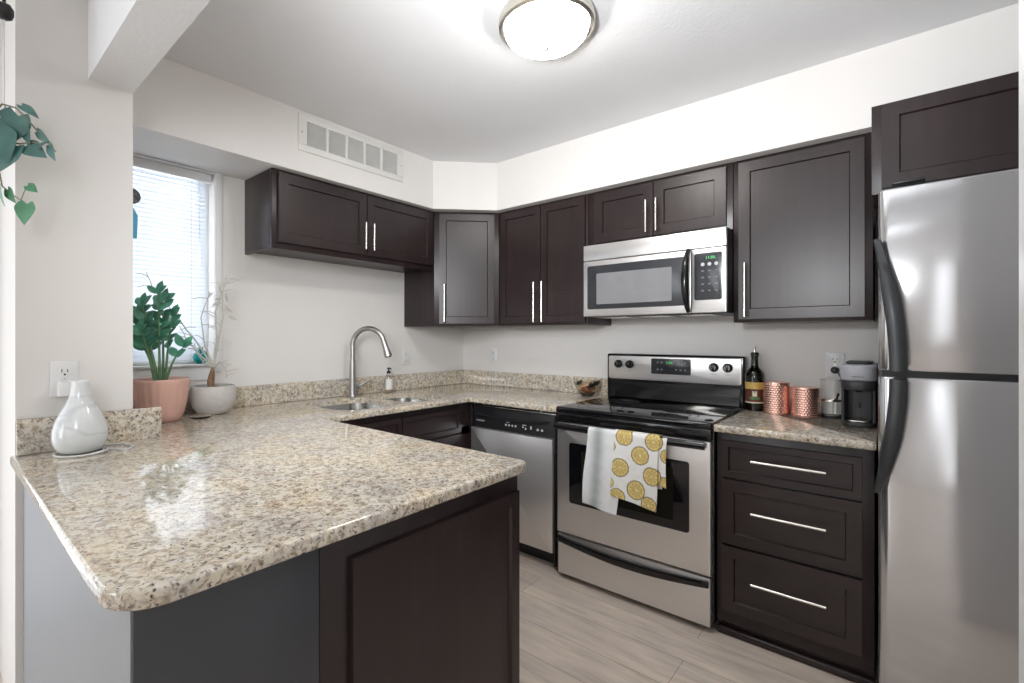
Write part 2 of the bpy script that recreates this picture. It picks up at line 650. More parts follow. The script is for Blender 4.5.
def leaf(bm, pos, direction, normal, length, width, heart=0.0, fold=0.25, droop=0.15, mi=None):
    """a folded leaf blade with thickness-free two-sided surface of 2x6 quads"""
    d = Vector(direction).normalized()
    n = Vector(normal)
    n = n - d * n.dot(d)
    n = n.normalized() if n.length > 1e-5 else d.orthogonal().normalized()
    s = d.cross(n)
    K = 12 if heart else 7
    t = BM()
    rows = []
    for i in range(K + 1):
        u = i / K
        if heart:
            w = (0.50 + 0.50 * min(1, u / 0.22) ** 0.7) if u < 0.22 else max(0.0, (1 - ((u - 0.22) / 0.78) ** 1.45)) ** 1.0
        else:
            w = math.sin(PI * u) ** 0.75 * (1.0 - 0.2 * u)
        hw = width / 2 * w
        back = heart * max(0, 1 - u / 0.35) ** 1.5 * length * 0.17
        c = Vector(pos) + d * (length * u) - n * (droop * length * u * u)
        L = c + s * hw + n * (fold * hw) - d * back
        Rr = c - s * hw + n * (fold * hw) - d * back
        rows.append((t.verts.new(L), t.verts.new(c), t.verts.new(Rr)))
    for i in range(K):
        for k in (0, 1):
            t.faces.new((rows[i][k], rows[i][k + 1], rows[i + 1][k + 1], rows[i + 1][k]))
    bmesh.ops.remove_doubles(t, verts=t.verts, dist=1e-5)
    bmesh.ops.solidify(t, geom=list(t.faces), thickness=0.0006)
    merge(bm, t, None, mi)


# ------------------------------------------------------------------ large structure
CEIL = 2.39
SOF = 2.08      # underside of the soffit
CT = 0.885      # counter top
CB = 0.854      # counter underside

bm = BM()
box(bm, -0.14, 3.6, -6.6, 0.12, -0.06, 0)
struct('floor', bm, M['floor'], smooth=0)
bm = BM()
box(bm, -0.14, 3.6, -6.6, 0.12, CEIL, CEIL + 0.08)
struct('ceiling', bm, M['ceiling'], smooth=0)
bm = BM()
box(bm, -0.14, 3.6, 0, 0.12, 0, CEIL)
struct('wall_back', bm, M['wall'], smooth=0)

# left wall with the kitchen window and, further towards the viewer, a patio door
WY0, WY1, WZ0, WZ1 = -2.295, -1.848, 1.105, 2.072
PY0, PY1, PZ1 = -4.3, -2.80, 2.1
bm = BM()
box(bm, -0.14, 0, -6.6, PY0, 0, CEIL)
box(bm, -0.14, 0, PY0, PY1, PZ1, CEIL)
box(bm, -0.14, 0, PY1, WY0, 0, CEIL)
box(bm, -0.14, 0, WY0, WY1, 0, WZ0)
box(bm, -0.14, 0, WY0, WY1, WZ1, CEIL)
box(bm, -0.14, 0, WY1, 0, 0, CEIL)
struct('wall_left', bm, M['wall'], smooth=0)
bm = BM()
box(bm, 0.0, 0.55, -2.618, -2.317, 0, CEIL)
struct('wall_column', bm, M['wall'], smooth=0)
bm = BM()
box(bm, 3.45, 3.6, -6.6, 0, 0, CEIL)
struct('wall_right', bm, M['wall'], smooth=0)
bm = BM()
box(bm, 2.761, 3.45, -1.72, -1.602, 0, CEIL, 0.003)
struct('wall_fridge_side', bm, M['trim'], smooth=0)
# front wall (behind the viewer) with two windows
bm = BM()
box(bm, -0.14, 0.08, -6.6, -6.5, 0, CEIL)
box(bm, 0.08, 1.22, -6.6, -6.5, 0, 0.35)
box(bm, 0.08, 1.22, -6.6, -6.5, 2.3, CEIL)
box(bm, 1.22, 2.82, -6.6, -6.5, 0, CEIL)
box(bm, 2.82, 3.04, -6.6, -6.5, 0, 0.2)
box(bm, 2.82, 3.04, -6.6, -6.5, 2.3, CEIL)
box(bm, 3.04, 3.6, -6.6, -6.5, 0, CEIL)
struct('wall_front', bm, M['wall'], smooth=0)

# soffit: L with a clipped inner corner
bm = BM()
S1, S2 = 0.35, 0.36
prism(bm, [(0.0, -2.317), (S1, -2.317), (S1, -0.662), (0.638, -S2), (3.45, -S2), (3.45, 0.0), (0.0, 0.0)], SOF, CEIL)
struct('trim_1', bm, M['wall'], smooth=0)
# dropped beam running towards the viewer from the column
bm = BM()
box(bm, 0.55, 3.45, -2.442, -2.317, 2.118, CEIL)
struct('trim_2', bm, M['ceiling'], smooth=0)

# peninsula knee wall under the overhang
bm = BM()
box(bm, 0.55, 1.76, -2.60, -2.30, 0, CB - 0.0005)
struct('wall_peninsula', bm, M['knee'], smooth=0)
bm = BM()
box(bm, 0.55, 1.772, -2.612, -2.6, 0, 0.085, 0.002)
struct('baseboard_peninsula', bm, M['trim'], smooth=0)
bm = BM()
box(bm, 0.0, 0.016, PY1, PY1 + 0.07, 0, PZ1 + 0.07, 0.003)
box(bm, 0.0, 0.016, PY0 - 0.07, PY0, 0, PZ1 + 0.07, 0.003)
box(bm, 0.0, 0.016, PY0, PY1, PZ1, PZ1 + 0.07, 0.003)
dor = struct('door_1', bm, M['trim'])
bm = BM()
for y in (PY0 + 0.03, (PY0 + PY1) / 2, PY1 - 0.03):
    box(bm, -0.10, -0.06, y - 0.03, y + 0.03, 0.01, PZ1 - 0.01, 0.003)
box(bm, -0.10, -0.06, PY0, PY1, PZ1 - 0.06, PZ1, 0.003)
box(bm, -0.10, -0.06, PY0, PY1, 0.0, 0.06, 0.003)
obj('door_frame', bm, M['trim'], dor)

# kitchen window
win = obj('window_1', box(BM(), -0.125, -0.085, WY0, WY0 + 0.03, WZ0, WZ1), M['trim'], None)
win['kind'] = 'structure'
bm = BM()
for (a, b_, c, d) in ((WY0, WY0 + 0.03, WZ0, WZ1), (WY1 - 0.022, WY1, WZ0, WZ1), (WY0, WY1, WZ1 - 0.03, WZ1), (WY0, WY1, WZ0, WZ0 + 0.02)):
    box(bm, -0.13, -0.08, a, b_, c, d, 0.003)
obj('window_frame', bm, M['trim'], win)
bm = BM()
for (a, b_, c, d) in ((WY0 + 0.03, WY0 + 0.05, WZ0 + 0.02, WZ1 - 0.03), (WY1 - 0.047, WY1 - 0.022, WZ0 + 0.02, WZ1 - 0.03), (WY0 + 0.03, WY1 - 0.022, WZ0 + 0.02, WZ0 + 0.055)):
    box(bm, -0.115, -0.09, a, b_, c, d, 0.003)
obj('window_sash', bm, M['dsash'], win)
obj('window_pane', box(BM(), -0.106, -0.102, WY0 + 0.05, WY1 - 0.047, WZ0 + 0.055, WZ1 - 0.03), M['clear'], win)
# casing and stool
bm = BM()
box(bm, 0.0, 0.014, WY1, WY1 + 0.034, WZ0 - 0.03, WZ1 + 0.036, 0.003)
box(bm, 0.0, 0.014, -2.316, WY1, WZ1, WZ1 + 0.005, 0.001)
struct('trim_3', bm, M['trim'])
bm = BM()
box(bm, -0.08, 0.03, WY0, WY1, WZ0 - 0.0, WZ0 + 0.012, 0.004)
box(bm, 0.0, 0.012, -2.316, WY1, WZ0 - 0.07, WZ0 - 0.001, 0.003)
struct('trim_4', bm, M['trim'])

# ------------------------------------------------------------------ wall cabinets
W2Y = -0.305
KT = SOF - 0.002


def cabinet_doors(root, mtx, doors):
    """doors: (u0,u1,v0,v1, handle (u,v,len,vertical) or None, rail)"""
    for (u0, u1, v0, v1, h, rail) in doors:
        dm = mtx @ Matrix.Translation((u0, v0, 0.0008))
        d = obj('door', shaker(dm, u1 - u0, v1 - v0, rail=rail), M['wood'], root)
        if h:
            obj('handle', bar_handle(mtx @ Matrix.Translation((0, 0, 0.0203)), h[0], h[1], h[2], h[3]), M['nickel'], d)


# window-wall pair of doors
r = thing('wall_cabinet', 'dark espresso two-door wall cabinet on the window wall, hung over the sink', 'cabinet', (0, -1.16, 1.69))
bm = BM()
box(bm, 0.001, 0.286, -1.70, -0.612, 1.70, KT, 0.0015)
box(bm, 0.287, 0.305, -1.70, -0.612, 1.686, KT, 0.0015)
box(bm, 0.001, 0.286, -1.70, -1.684, 1.686, 1.699, 0.001)
obj('body', bm, M['wood'], r)
mt = FX(0.305, 0, 0)
cabinet_doors(r, mt, [(-1.673, -1.157, 1.716, 2.062, (-1.184, 1.82, 0.155, True), 0.070), (-1.153, -0.637, 1.716, 2.062, (-1.128, 1.82, 0.155, True), 0.070)])

# diagonal corner cabinet
r = thing('corner_wall_cabinet', 'dark diagonal corner wall cabinet with one narrow door', 'cabinet', (0.2, -0.2, 1.322))
bm = BM()
prism(bm, [(0.001, -0.001), (0.001, -0.610), (0.305, -0.610), (0.61, -0.305), (0.61, -0.001)], 1.322, KT, 0.0012)
obj('body', bm, M['wood'], r)
mt = frame_m((0.305, -0.61, 0), (1, 1, 0), (1, -1, 0))
cabinet_doors(r, mt, [(0.034, 0.398, 1.338, 2.062, (0.067, 1.472, 0.25, True), 0.062)])

# tall two-door cabinet
r = thing('wall_cabinet', 'tall dark two-door wall cabinet between the corner and the microwave', 'cabinet', (0.94, -0.15, 1.322))
bm = BM()
box(bm, 0.612, 1.268, W2Y, -0.001, 1.322, KT, 0.0015)
obj('body', bm, M['wood'], r)
mt = FY(0, W2Y)
cabinet_doors(r, mt, [(0.634, 0.950, 1.336, 2.062, (0.922, 1.466, 0.25, True), 0.062), (0.954, 1.257, 1.336, 2.062, (0.981, 1.466, 0.25, True), 0.062)])

# short cabinet over the microwave
r = thing('wall_cabinet', 'short wide dark cabinet with two low doors directly above the microwave', 'cabinet', (1.65, -0.15, 1.76))
bm = BM()
box(bm, 1.27, 2.029, W2Y, -0.001, 1.76, KT, 0.0015)
obj('body', bm, M['wood'], r)
cabinet_doors(r, mt, [(1.316, 1.653, 1.780, 2.060, (1.627, 1.88, 0.17, True), 0.073), (1.657, 2.003, 1.780, 2.060, (1.680, 1.88, 0.17, True), 0.073)])

# single-door cabinet beside the fridge
r = thing('wall_cabinet', 'large single-door dark wall cabinet right of the microwave, over the coffee maker', 'cabinet', (2.29, -0.15, 1.322))
bm = BM()
box(bm, 2.031, 2.542, W2Y, -0.001, 1.318, KT, 0.0015)
obj('body', bm, M['wood'], r)
cabinet_doors(r, mt, [(2.056, 2.516, 1.332, 2.060, (2.088, 1.466, 0.25, True), 0.066)])

# deep cabinet over the fridge
r = thing('fridge_top_cabinet', 'deep dark cabinet above the steel refrigerator, standing forward of its neighbour', 'cabinet', (2.95, -0.3, 1.752))
bm = BM()
box(bm, 2.5445, 3.445, -0.605, -0.362, 1.752, KT - 0.012, 0.0015)
obj('body', bm, M['wood'], r)
mt = FY(0, -0.605)
cabinet_doors(r, mt, [(2.572, 2.99, 1.766, 2.058, None, 0.066), (2.994, 3.415, 1.766, 2.058, None, 0.066)])

# ------------------------------------------------------------------ microwave
r = thing('microwave', 'stainless over-the-range microwave oven with black window and curved black handle', 'microwave', (1.65, -0.2, 1.36))
obj('body', box(BM(), 1.288, 2.027, -0.385, -0.002, 1.362, 1.757, 0.004), M['blackm'], r)
mt = FY(0, -0.3855)
bm = BM()
box(bm, 1.293, 2.024, 1.671, 1.756, 0, 0.018, 0.003, mt)
obj('top_panel', bm, M['steel'], r)
bm = BM()
prism(bm, rpoly(1.293, 1.867, 1.364, 1.667, 0.004), 0, 0.018, 0.003, mt)
d = obj('door', bm, M['steel'], r)
bm = BM()
prism(bm, rpoly(1.318, 1.848, 1.402, 1.640, 0.012), 0.0182, 0.0202, 0.0008, mt)
w_ = obj('window', bm, M['panelgrey'], d)
bm = BM()
prism(bm, rpoly(1.374, 1.778, 1.428, 1.596, 0.006), 0.0203, 0.0210, 0.0, mt)
obj('screen', bm, M['mesh'], d)
bm = BM()
pts = [(1.857 - 0.004 * math.sin(PI * k / 14), 1.372 + 0.296 * k / 14, 0.0185 + 0.042 * math.sin(PI * k / 14) ** 0.6) for k in range(15)]
tube(bm, pts, [0.010 + 0.0075 * math.sin(PI * k / 14) for k in range(15)], 14)
bmesh.ops.transform(bm, matrix=mt, verts=bm.verts)
obj('handle', bm, M['black'], d)
bm = BM()
prism(bm, rpoly(1.870, 2.024, 1.364, 1.667, 0.004), 0, 0.018, 0.003, mt)
cp = obj('control_panel', bm, M['steel'], r)
bm = BM()
prism(bm, rpoly(1.884, 2.006, 1.424, 1.646, 0.01), 0.0182, 0.0198, 0.0006, mt)
obj('keypad', bm, M['panelgrey'], cp)
obj('clock_display', text_mesh('11:06', 0.020, mt @ Matrix.Translation((1.956, 1.622, 0.0204))), M['green'], cp)
for i in range(5):
    for j in range(3):
        bm = BM()
        if i == 0:
            lathe(bm, [(0, 0), (0.0085, 0), (0.0085, 0.001), (0, 0.001)], (0, 0, 0), 16)
            bmesh.ops.transform(bm, matrix=mt @ Matrix.Translation((1.922 + 0.030 * j, 1.592, 0.02)), verts=bm.verts)
        else:
            prism(bm, rpoly(-0.006, 0.006, -0.0035, 0.0035, 0.002), 0, 0.0008)
            bmesh.ops.transform(bm, matrix=mt @ Matrix.Translation((1.922 + 0.030 * j, 1.592 - 0.031 * i, 0.02)), verts=bm.verts)
        obj('button', bm, M['print'] if i == 0 else M['print2'], cp)
bm = BM()
for k in range(3):
    box(bm, 1.33 + 0.22 * k, 1.50 + 0.22 * k, -0.30, -0.10, 1.358, 1.3615, 0.001)
obj('underside_filter', bm, M['sinksteel'], r)

# ------------------------------------------------------------------ base cabinets, window-wall side
r = thing('sink_cabinet', 'black-brown sink base cabinet under the window-wall counter', 'cabinet', (0.3, -1.0, 0))
bm = BM()
box(bm, 0.001, 0.018, -1.648, -0.02, 0.0, CB - 0.0005)
box(bm, 0.018, 0.55, -1.648, -1.63, 0.0, CB - 0.0005)
box(bm, 0.018, 0.55, -0.62, -0.602, 0.0, CB - 0.0005)
box(bm, 0.018, 0.59, -1.63, -0.62, 0.10, 0.118)
box(bm, 0.54, 0.555, -1.63, -0.62, 0.0, 0.10)
box(bm, 0.59, 0.61, -1.648, -0.60, 0.10, 0.14)
box(bm, 0.59, 0.61, -1.648, -0.60, 0.815, CB - 0.0005)
box(bm, 0.59, 0.61, -1.648, -0.60, 0.655, 0.70)
for yy in (-1.648, -1.165, -0.68):
    box(bm, 0.59, 0.61, yy, yy + (0.05 if yy < -0.7 else 0.08), 0.14, 0.815)
obj('body', bm, M['wood'], r)
mt = FX(0.61, 0, 0)
for (a, b_) in ((-1.60, -1.152), (-1.148, -0.69)):
    obj('false_front', shaker(mt @ Matrix.Translation((a, 0.675, 0.0008)), b_ - a, 0.145, rail=0.04), M['wood'], r)
    obj('door', shaker(mt @ Matrix.Translation((a, 0.115, 0.0008)), b_ - a, 0.55), M['wood'], r)

# filler between corner and dishwasher
bm = BM()
box(bm, 0.611, 0.634, -0.60, -0.585, 0.0, CB - 0.0005, 0.001)
obj('filler_strip', bm, M['wood'], r)

# dishwasher
r = thing('dishwasher', 'stainless dishwasher with black control strip left of the range', 'dishwasher', (0.94, -0.3, 0))
obj('body', box(BM(), 0.636, 1.239, -0.585, -0.03, 0.10, CB - 0.004, 0.002), M['blackm'], r)
mt = FY(0, -0.586)
bm = BM()
prism(bm, rpoly(0.640, 1.228, 0.092, 0.700, 0.004), 0, 0.034, 0.005, mt)
dd = obj('door', bm, M['steel'], r)
bm = BM()
prism(bm, rpoly(0.640, 1.228, 0.703, 0.822, 0.006), 0, 0.036, 0.006, mt)
cut = BM()
prism(cut, rpoly(0.80, 1.04, 0.788, 0.84, 0.02), 0.014, 0.06, 0.0, mt)
bm = boolean_cut(bm, [cut])
cp = obj('control_panel', bm, M['black'], r)
bm = BM()
prism(bm, [(0.662 + 0.54 * k / 16, 0.784 + (0.012 if k in (0, 16) else 0) - 0.018 * math.sin(PI * k / 16)) for k in range(17)] + [(1.202 - 0.54 * k / 16, 0.792 + 0.004 - 0.018 * math.sin(PI * k / 16)) for k in range(17)], 0.0362, 0.0400, 0.0, mt)
obj('pull_lip', bm, M['blackm'], cp)
obj('brand_text', text_mesh('FRIGIDAIRE', 0.0125, mt @ Matrix.Translation((0.722, 0.748, 0.0366))), M['print'], cp)
for (u, v, w_, h_) in ((0.915, 0.744, .012, .011), (0.938, 0.744, .012, .011), (0.961, 0.744, .012, .011), (0.984, 0.744, .012, .011), (0.93, 0.760, .02, .004), (1.036, 0.746, .010, .008), (1.054, 0.738, .010, .012), (1.045, 0.757, .028, .004), (1.090, 0.748, .010, .018), (1.135, 0.742, .014, .012), (1.163, 0.742, .014, .012)):
    bm = BM()
    prism(bm, rpoly(u - w_ / 2, u + w_ / 2, v - h_ / 2, v + h_ / 2, min(w_, h_) * 0.3), 0.0362, 0.0368, 0, mt)
    obj('button', bm, M['print'], cp)
bm = BM()
box(bm, 0.636, 1.239, 0.828, 0.836, 0, 0.02, 0.001, mt)
for u in (0.72, 1.13):
    box(bm, u, u + 0.02, 0.836, 0.845, 0.004, 0.016, 0.001, mt)
obj('mounting_strip', bm, M['sinksteel'], r)
obj('toe_kick', box(BM(), 0.640, 1.236, -0.545, -0.50, 0.001, 0.088, 0.002), M['blackm'], r)
obj('side_gasket', box(BM(), 1.230, 1.239, -0.612, -0.586, 0.02, 0.822, 0.001), M['blackm'], r)
bm = BM()
box(bm, 1.2405, 1.2685, -0.60, -0.04, 0.0, CB - 0.0005, 0.001)
tag(obj('end_panel', bm, M['wood']), 'thin black-brown side panel in the gap between dishwasher and range', 'panel')

# peninsula base cabinet
r = thing('peninsula_cabinet', 'black-brown peninsula base cabinet with a framed panel on its exposed end', 'cabinet', (1.2, -1.97, 0))
bm = BM()
box(bm, 0.62, 1.762, -2.298, -1.655, 0.0, CB - 0.0005, 0.0015)
obj('body', bm, M['wood'], r)
mt = FX(1.762, 0, 0)
obj('end_panel', shaker(mt @ Matrix.Translation((-2.236, 0.06, 0.0008)), 0.568, 0.742, rail=0.052, t=0.017), M['wood'], r)
bm = BM()
box(bm, 1.7605, 1.7655, -2.598, -2.301, 0.0, CB - 0.002, 0.0008)
tag(obj('back_panel', bm, M['panel']), 'smooth charcoal board covering the end of the peninsula half-wall', 'panel')

# ------------------------------------------------------------------ countertop, L plus peninsula, with sink cut-outs
r = thing('countertop', 'long speckled beige granite countertop with the peninsula and the sink in it', 'countertop', (0.9, -1.6, CB))


def arc(cx, cy, rr, a0, a1, n=8):
    return [(cx + rr * math.cos(a0 + (a1 - a0) * k / n), cy + rr * math.sin(a0 + (a1 - a0) * k / n)) for k in range(n + 1)]


XE, YO, YI = 1.796, -2.630, -1.640
poly = [(0.002, -0.002), (0.002, -2.315), (0.552, -2.315), (0.552, YO)]
poly += arc(XE - 0.075, YO + 0.075, 0.075, -PI / 2, 0, 10)
poly += arc(XE - 0.03, YI - 0.03, 0.03, 0, PI / 2, 6)
poly += [(0.66, YI), (0.66, -0.655), (1.2695, -0.655), (1.2695, -0.002)]
bm = BM()
prism(bm, poly, CB, CT, 0.007, seg=3)
SB = [(0.150, 0.580, -1.470, -1.080), (0.150, 0.580, -1.055, -0.745)]
cuts = []
for (x0, x1, y0, y1) in SB:
    c = BM()
    prism(c, rpoly(x0, x1, y0, y1, [0.09, 0.12, 0.12, 0.09], 8), CB - 0.05, CT + 0.05)
    cuts.append(c)
bm = boolean_cut(bm, cuts)
slab = obj('slab', bm, M['granite'], r, smooth=40)
BS = CT + 0.105
bm = BM()
prism(bm, rpoly(0.002, 0.022, -2.314, -0.023, 0.001, 1), CT + 0.0003, BS, 0.004, top_only=True)
obj('backsplash', bm, M['granite'], r)
bm = BM()
prism(bm, rpoly(0.002, 1.2695, -0.022, -0.002, 0.001, 1), CT + 0.0003, BS, 0.004, top_only=True)
obj('backsplash', bm, M['granite'], r)
bm = BM()
prism(bm, rpoly(0.552, 0.573, -2.617, -2.235, 0.002, 2), CT + 0.0003, BS + 0.004, 0.004, top_only=True)
obj('backsplash', bm, M['granite'], r)

# right-hand counter
r = tag(obj('countertop', prism(BM(), rpoly(2.036, 2.560, -0.655, -0.002, 0.004, 2), CB, CT, 0.007, seg=3), M['granite'], smooth=40), 'short speckled granite countertop over the drawers, between range and refrigerator', 'countertop')

# sink
r = thing('sink', 'undermount stainless double-bowl sink below the faucet', 'sink', (0.35, -1.1, 0.69))
bm_i = 0
for (x0, x1, y0, y1) in SB:
    bm = BM()
    rr = [0.09, 0.12, 0.12, 0.09]
    levels = [(CB - 0.001, 0.012), (CB - 0.001, -0.004), (CB - 0.05, 0.0), (0.72, 0.006), (0.695, 0.02), (0.69, 0.05)]
    rings = []
    for z, ins in levels:
        p = rpoly(x0 - 0.002 + ins - (0.015 if ins == 0.012 else 0), x1 + 0.002 - ins + (0.015 if ins == 0.012 else 0), y0 - 0.002 + ins - (0.02 if ins == 0.012 else 0), y1 + 0.002 - ins + (0.02 if ins == 0.012 else 0), [max(0.02, q - ins) for q in rr], 8)
        rings.append([bm.verts.new((x, y, z)) for x, y in p])
    for i in range(len(rings) - 1):
        n = len(rings[i])
        for k in range(n):
            bm.faces.new((rings[i][k], rings[i][(k + 1) % n], rings[i + 1][(k + 1) % n], rings[i + 1][k]))
    bm.faces.new(rings[-1])
    if bm_i == 0:
        for v in bm.verts:
            v.co.y = min(v.co.y, -1.0705)
    else:
        for v in bm.verts:
            v.co.y = max(v.co.y, -1.0695)
    bowl = obj('bowl', bm, M['sinksteel'], r, smooth=50)
    bm = BM()
    lathe(bm, [(0, 0.003), (0.028, 0.003), (0.036, 0.001), (0.042, 0.003), (0.045, 0.0005), (0.045, 0), (0, 0)], ((x0 + x1) / 2, (y0 + y1) / 2, 0.6905), 28)
    obj('drain', bm, M['faucet'], bowl)
    bm_i += 1

# faucet
r = thing('faucet', 'tall brushed-nickel gooseneck faucet behind the double sink', 'faucet', (0.10, -1.10, CT))
bx, by = 0.10, -1.10
bm = BM()
lathe(bm, [(0, 0), (0.027, 0), (0.028, 0.004), (0.024, 0.010), (0.0235, 0.014), (0.0220, 0.09), (0.0195, 0.17), (0.0180, 0.225), (0, 0.225)], (bx, by, CT + 0.0005), 28)
obj('body', bm, M['faucet'], r)
dirx, diry = 0.866, 0.5
Rg = 0.102
bm = BM()
pts = [(bx, by, CT + 0.226), (bx, by, 1.195)]
for k in range(0, 15):
    a = PI - (PI * 0.93) * k / 14
    s = Rg + Rg * math.cos(a)
    pts.append((bx + dirx * s, by + diry * s, 1.200 + Rg * math.sin(a)))
tube(bm, pts, 0.0155, 16)
obj('spout', bm, M['faucet'], r)
e = Vector(pts[-1])
pd = (Vector(pts[-1]) - Vector(pts[-2])).normalized()
bm = BM()
q = [e + pd * t for t in (0.0005, 0.004, 0.04, 0.085, 0.094, 0.096)]
tube(bm, q, [0.0160, 0.0168, 0.0175, 0.0235, 0.0235, 0.020], 18)
sh = obj('spray_head', bm, M['faucet'], r)
bm = BM()
tube(bm, [e + pd * 0.0962, e + pd * 0.099], [0.0165, 0.0155], 16)
obj('nozzle', bm, M['blackm'], sh)
bm = BM()
tube(bm, [(bx, by + 0.018, CT + 0.055), (bx, by + 0.045, CT + 0.056)], [0.015, 0.013], 16)
tube(bm, [(bx, by + 0.040, CT + 0.058), (bx + 0.012, by + 0.075, CT + 0.077), (bx + 0.02, by + 0.118, CT + 0.098)], [0.0105, 0.0088, 0.0072], 12)
obj('lever', bm, M['faucet'], r)

# soap dispenser
r = thing('soap_bottle', 'small clear soap bottle with black pump beside the faucet', 'soap bottle', (0.082, -0.81, CT))
bm = BM()
lathe(bm, [(0, 0.0005), (0.024, 0.0005), (0.026, 0.004), (0.026, 0.095), (0.022, 0.108), (0.011, 0.116), (0.011, 0.124), (0, 0.124)], (0.082, -0.81, CT), 28)
obj('bottle', bm, M['clear'], r)
bm = BM()
lathe(bm, [(0, 0.004), (0.0225, 0.004), (0.0225, 0.09), (0, 0.09)], (0.082, -0.81, CT), 24)
obj('soap', bm, simple('pale_liquid_soap', (0.55, 0.42, 0.30), 0.3), r)
bm = BM()
n = 14
a0, a1 = -1.5, 0.6
rg = []
for k in range(n + 1):
    a = a0 + (a1 - a0) * k / n
    rg.append([bm.verts.new((0.082 + rr_ * math.cos(a), -0.81 + rr_ * math.sin(a), CT + z)) for rr_, z in ((0.0264, 0.02), (0.0264, 0.09), (0.027, 0.09), (0.027, 0.02))])
for k in range(n):
    for j in range(4):
        bm.faces.new((rg[k][j], rg[k][(j + 1) % 4], rg[k + 1][(j + 1) % 4], rg[k + 1][j]))
obj('label', bm, M['label'], r)
bm = BM()
lathe(bm, [(0, 0.1245), (0.013, 0.1245), (0.013, 0.138), (0.006, 0.142), (0.0045, 0.152), (0.010, 0.154), (0.010, 0.163), (0, 0.165)], (0.082, -0.81, CT), 20)
tube(bm, [(0.082, -0.81, CT + 0.159), (0.105, -0.815, CT + 0.160), (0.119, -0.818, CT + 0.154)], [0.005, 0.0042, 0.0036], 10)
obj('pump', bm, M['blackm'], r)

# ------------------------------------------------------------------ range
r = thing('range', 'freestanding stainless electric range with black glass cooktop', 'stove', (1.65, -0.35, 0))
obj('body', box(BM(), 1.276, 2.029, -0.618, -0.012, 0.03, 0.861, 0.003), M['black'], r)
bm = BM()
prism(bm, rpoly(1.275, 2.033, -0.668, -0.092, 0.012, 4), 0.8615, 0.890, 0.008, seg=3)
top = obj('cooktop', bm, M['blackglass'], r)
for (x, y, rr) in ((1.46, -0.53, 0.115), (1.85, -0.53, 0.09), (1.46, -0.235, 0.085), (1.85, -0.235, 0.115)):
    bm = BM()
    for q_ in (rr, rr * 0.62):
        lathe(bm, [(q_ - 0.004, 0.0), (q_, 0.0), (q_, 0.0004), (q_ - 0.004, 0.0004), (q_ - 0.004, 0)], (x, y, 0.8902), 48)
    obj('burner_ring', bm, M['ring'], top)
# backguard
bg = obj('backguard', box(BM(), 1.276, 2.031, -0.078, -0.012, 0.8615, 1.150, 0.010, seg=3), M['black'], r)
bm = BM()
mt = FY(0, -0.0783)
prism(bm, rpoly(1.290, 2.017, 1.000, 1.138, 0.012), 0, 0.006, 0.003, mt)
obj('control_panel', bm, M['steel'], bg)
bm = BM()
prism(bm, [(-0.0783, 0.895), (-0.108, 0.896), (-0.092, 0.935), (-0.0783, 0.985)], 1.295, 2.012, 0.002, Matrix(((0, 0, 1, 0), (1, 0, 0, 0), (0, 1, 0, 0), (0, 0, 0, 1))))
obj('lower_vent', bm, M['black'], bg)
mt = FY(0, -0.0845)
bm = BM()
prism(bm, rpoly(1.552, 1.770, 1.040, 1.128, 0.008), 0, 0.002, 0.0008, mt)
obj('display_panel', bm, M['panelgrey'], bg)
obj('clock_display', text_mesh('1:06', 0.022, mt @ Matrix.Translation((1.655, 1.105, 0.0026))), M['green'], bg)
obj('brand_text', text_mesh('FRIGIDAIRE', 0.010, mt @ Matrix.Translation((1.66, 1.018, 0.0004))), M['print'], bg)
for (u, v) in ((1.59, 1.106), (1.612, 1.106), (1.59, 1.066), (1.612, 1.066), (1.692, 1.106), (1.716, 1.106), (1.740, 1.106), (1.692, 1.068), (1.716, 1.066), (1.740, 1.066)):
    bm = BM()
    prism(bm, rpoly(u - 0.0055, u + 0.0055, v - 0.005, v + 0.005, 0.002), 0.0021, 0.0027, 0, mt)
    obj('button', bm, M['print2'], bg)
for u in (1.354, 1.424, 1.886, 1.954):
    bm = BM()
    lathe(bm, [(0, 0), (0.024, 0), (0.024, 0.006), (0.0205, 0.010), (0.0185, 0.022), (0.016, 0.0245), (0, 0.0245)], (0, 0, 0), 28)
    box(bm, -0.0045, 0.0045, -0.020, 0.020, 0.0, 0.030, 0.002)
    bmesh.ops.transform(bm, matrix=mt @ Matrix.Translation((u, 1.089, 0.0004)) @ Matrix.Rotation(0.15, 4, 'Z'), verts=bm.verts)
    kn = obj('knob', bm, M['black'], bg)
    bm = BM()
    prism(bm, rpoly(u - 0.013, u + 0.013, 1.0505, 1.0545, 0.001), 0.0002, 0.0008, 0, mt)
    obj('knob_print', bm, M['print'], bg)
# front: vent band, door, drawer
mt = FY(0, -0.6185)
bm = BM()
box(bm, 1.279, 2.026, 0.812, 0.860, 0, 0.036, 0.004, mt)
for k in range(6):
    box(bm, 1.33 + 0.115 * k, 1.41 + 0.115 * k, 0.846, 0.852, 0.036, 0.038, 0.001, mt)
obj('vent_band', bm, M['black'], r)
bm = BM()
prism(bm, rpoly(1.280, 2.025, 0.243, 0.808, 0.006), 0, 0.040, 0.005, mt)
door = obj('oven_door', bm, M['steel'], r)
bm = BM()
prism(bm, rpoly(1.352, 1.940, 0.405, 0.712, 0.014), 0.0402, 0.0416, 0.0006, mt)
w_ = obj('window', bm, M['blackglass'], door)
bm = BM()
prism(bm, rpoly(1.420, 1.872, 0.445, 0.676, 0.008), 0.0417, 0.0420, 0, mt)
obj('inner_window', bm, simple('dark_smoked_glass', (0.018, 0.017, 0.013), 0.06), door)
bm = BM()
pts = [(1.292 + 0.722 * k / 20, 0.798, 0.082 + 0.010 * math.sin(PI * k / 20)) for k in range(21)]
t = BM()
tube(t, pts, 0.0135, 14)
for v in t.verts:
    v.co.y = 0.798 + (v.co.y - 0.798) * 1.25
merge(bm, t)
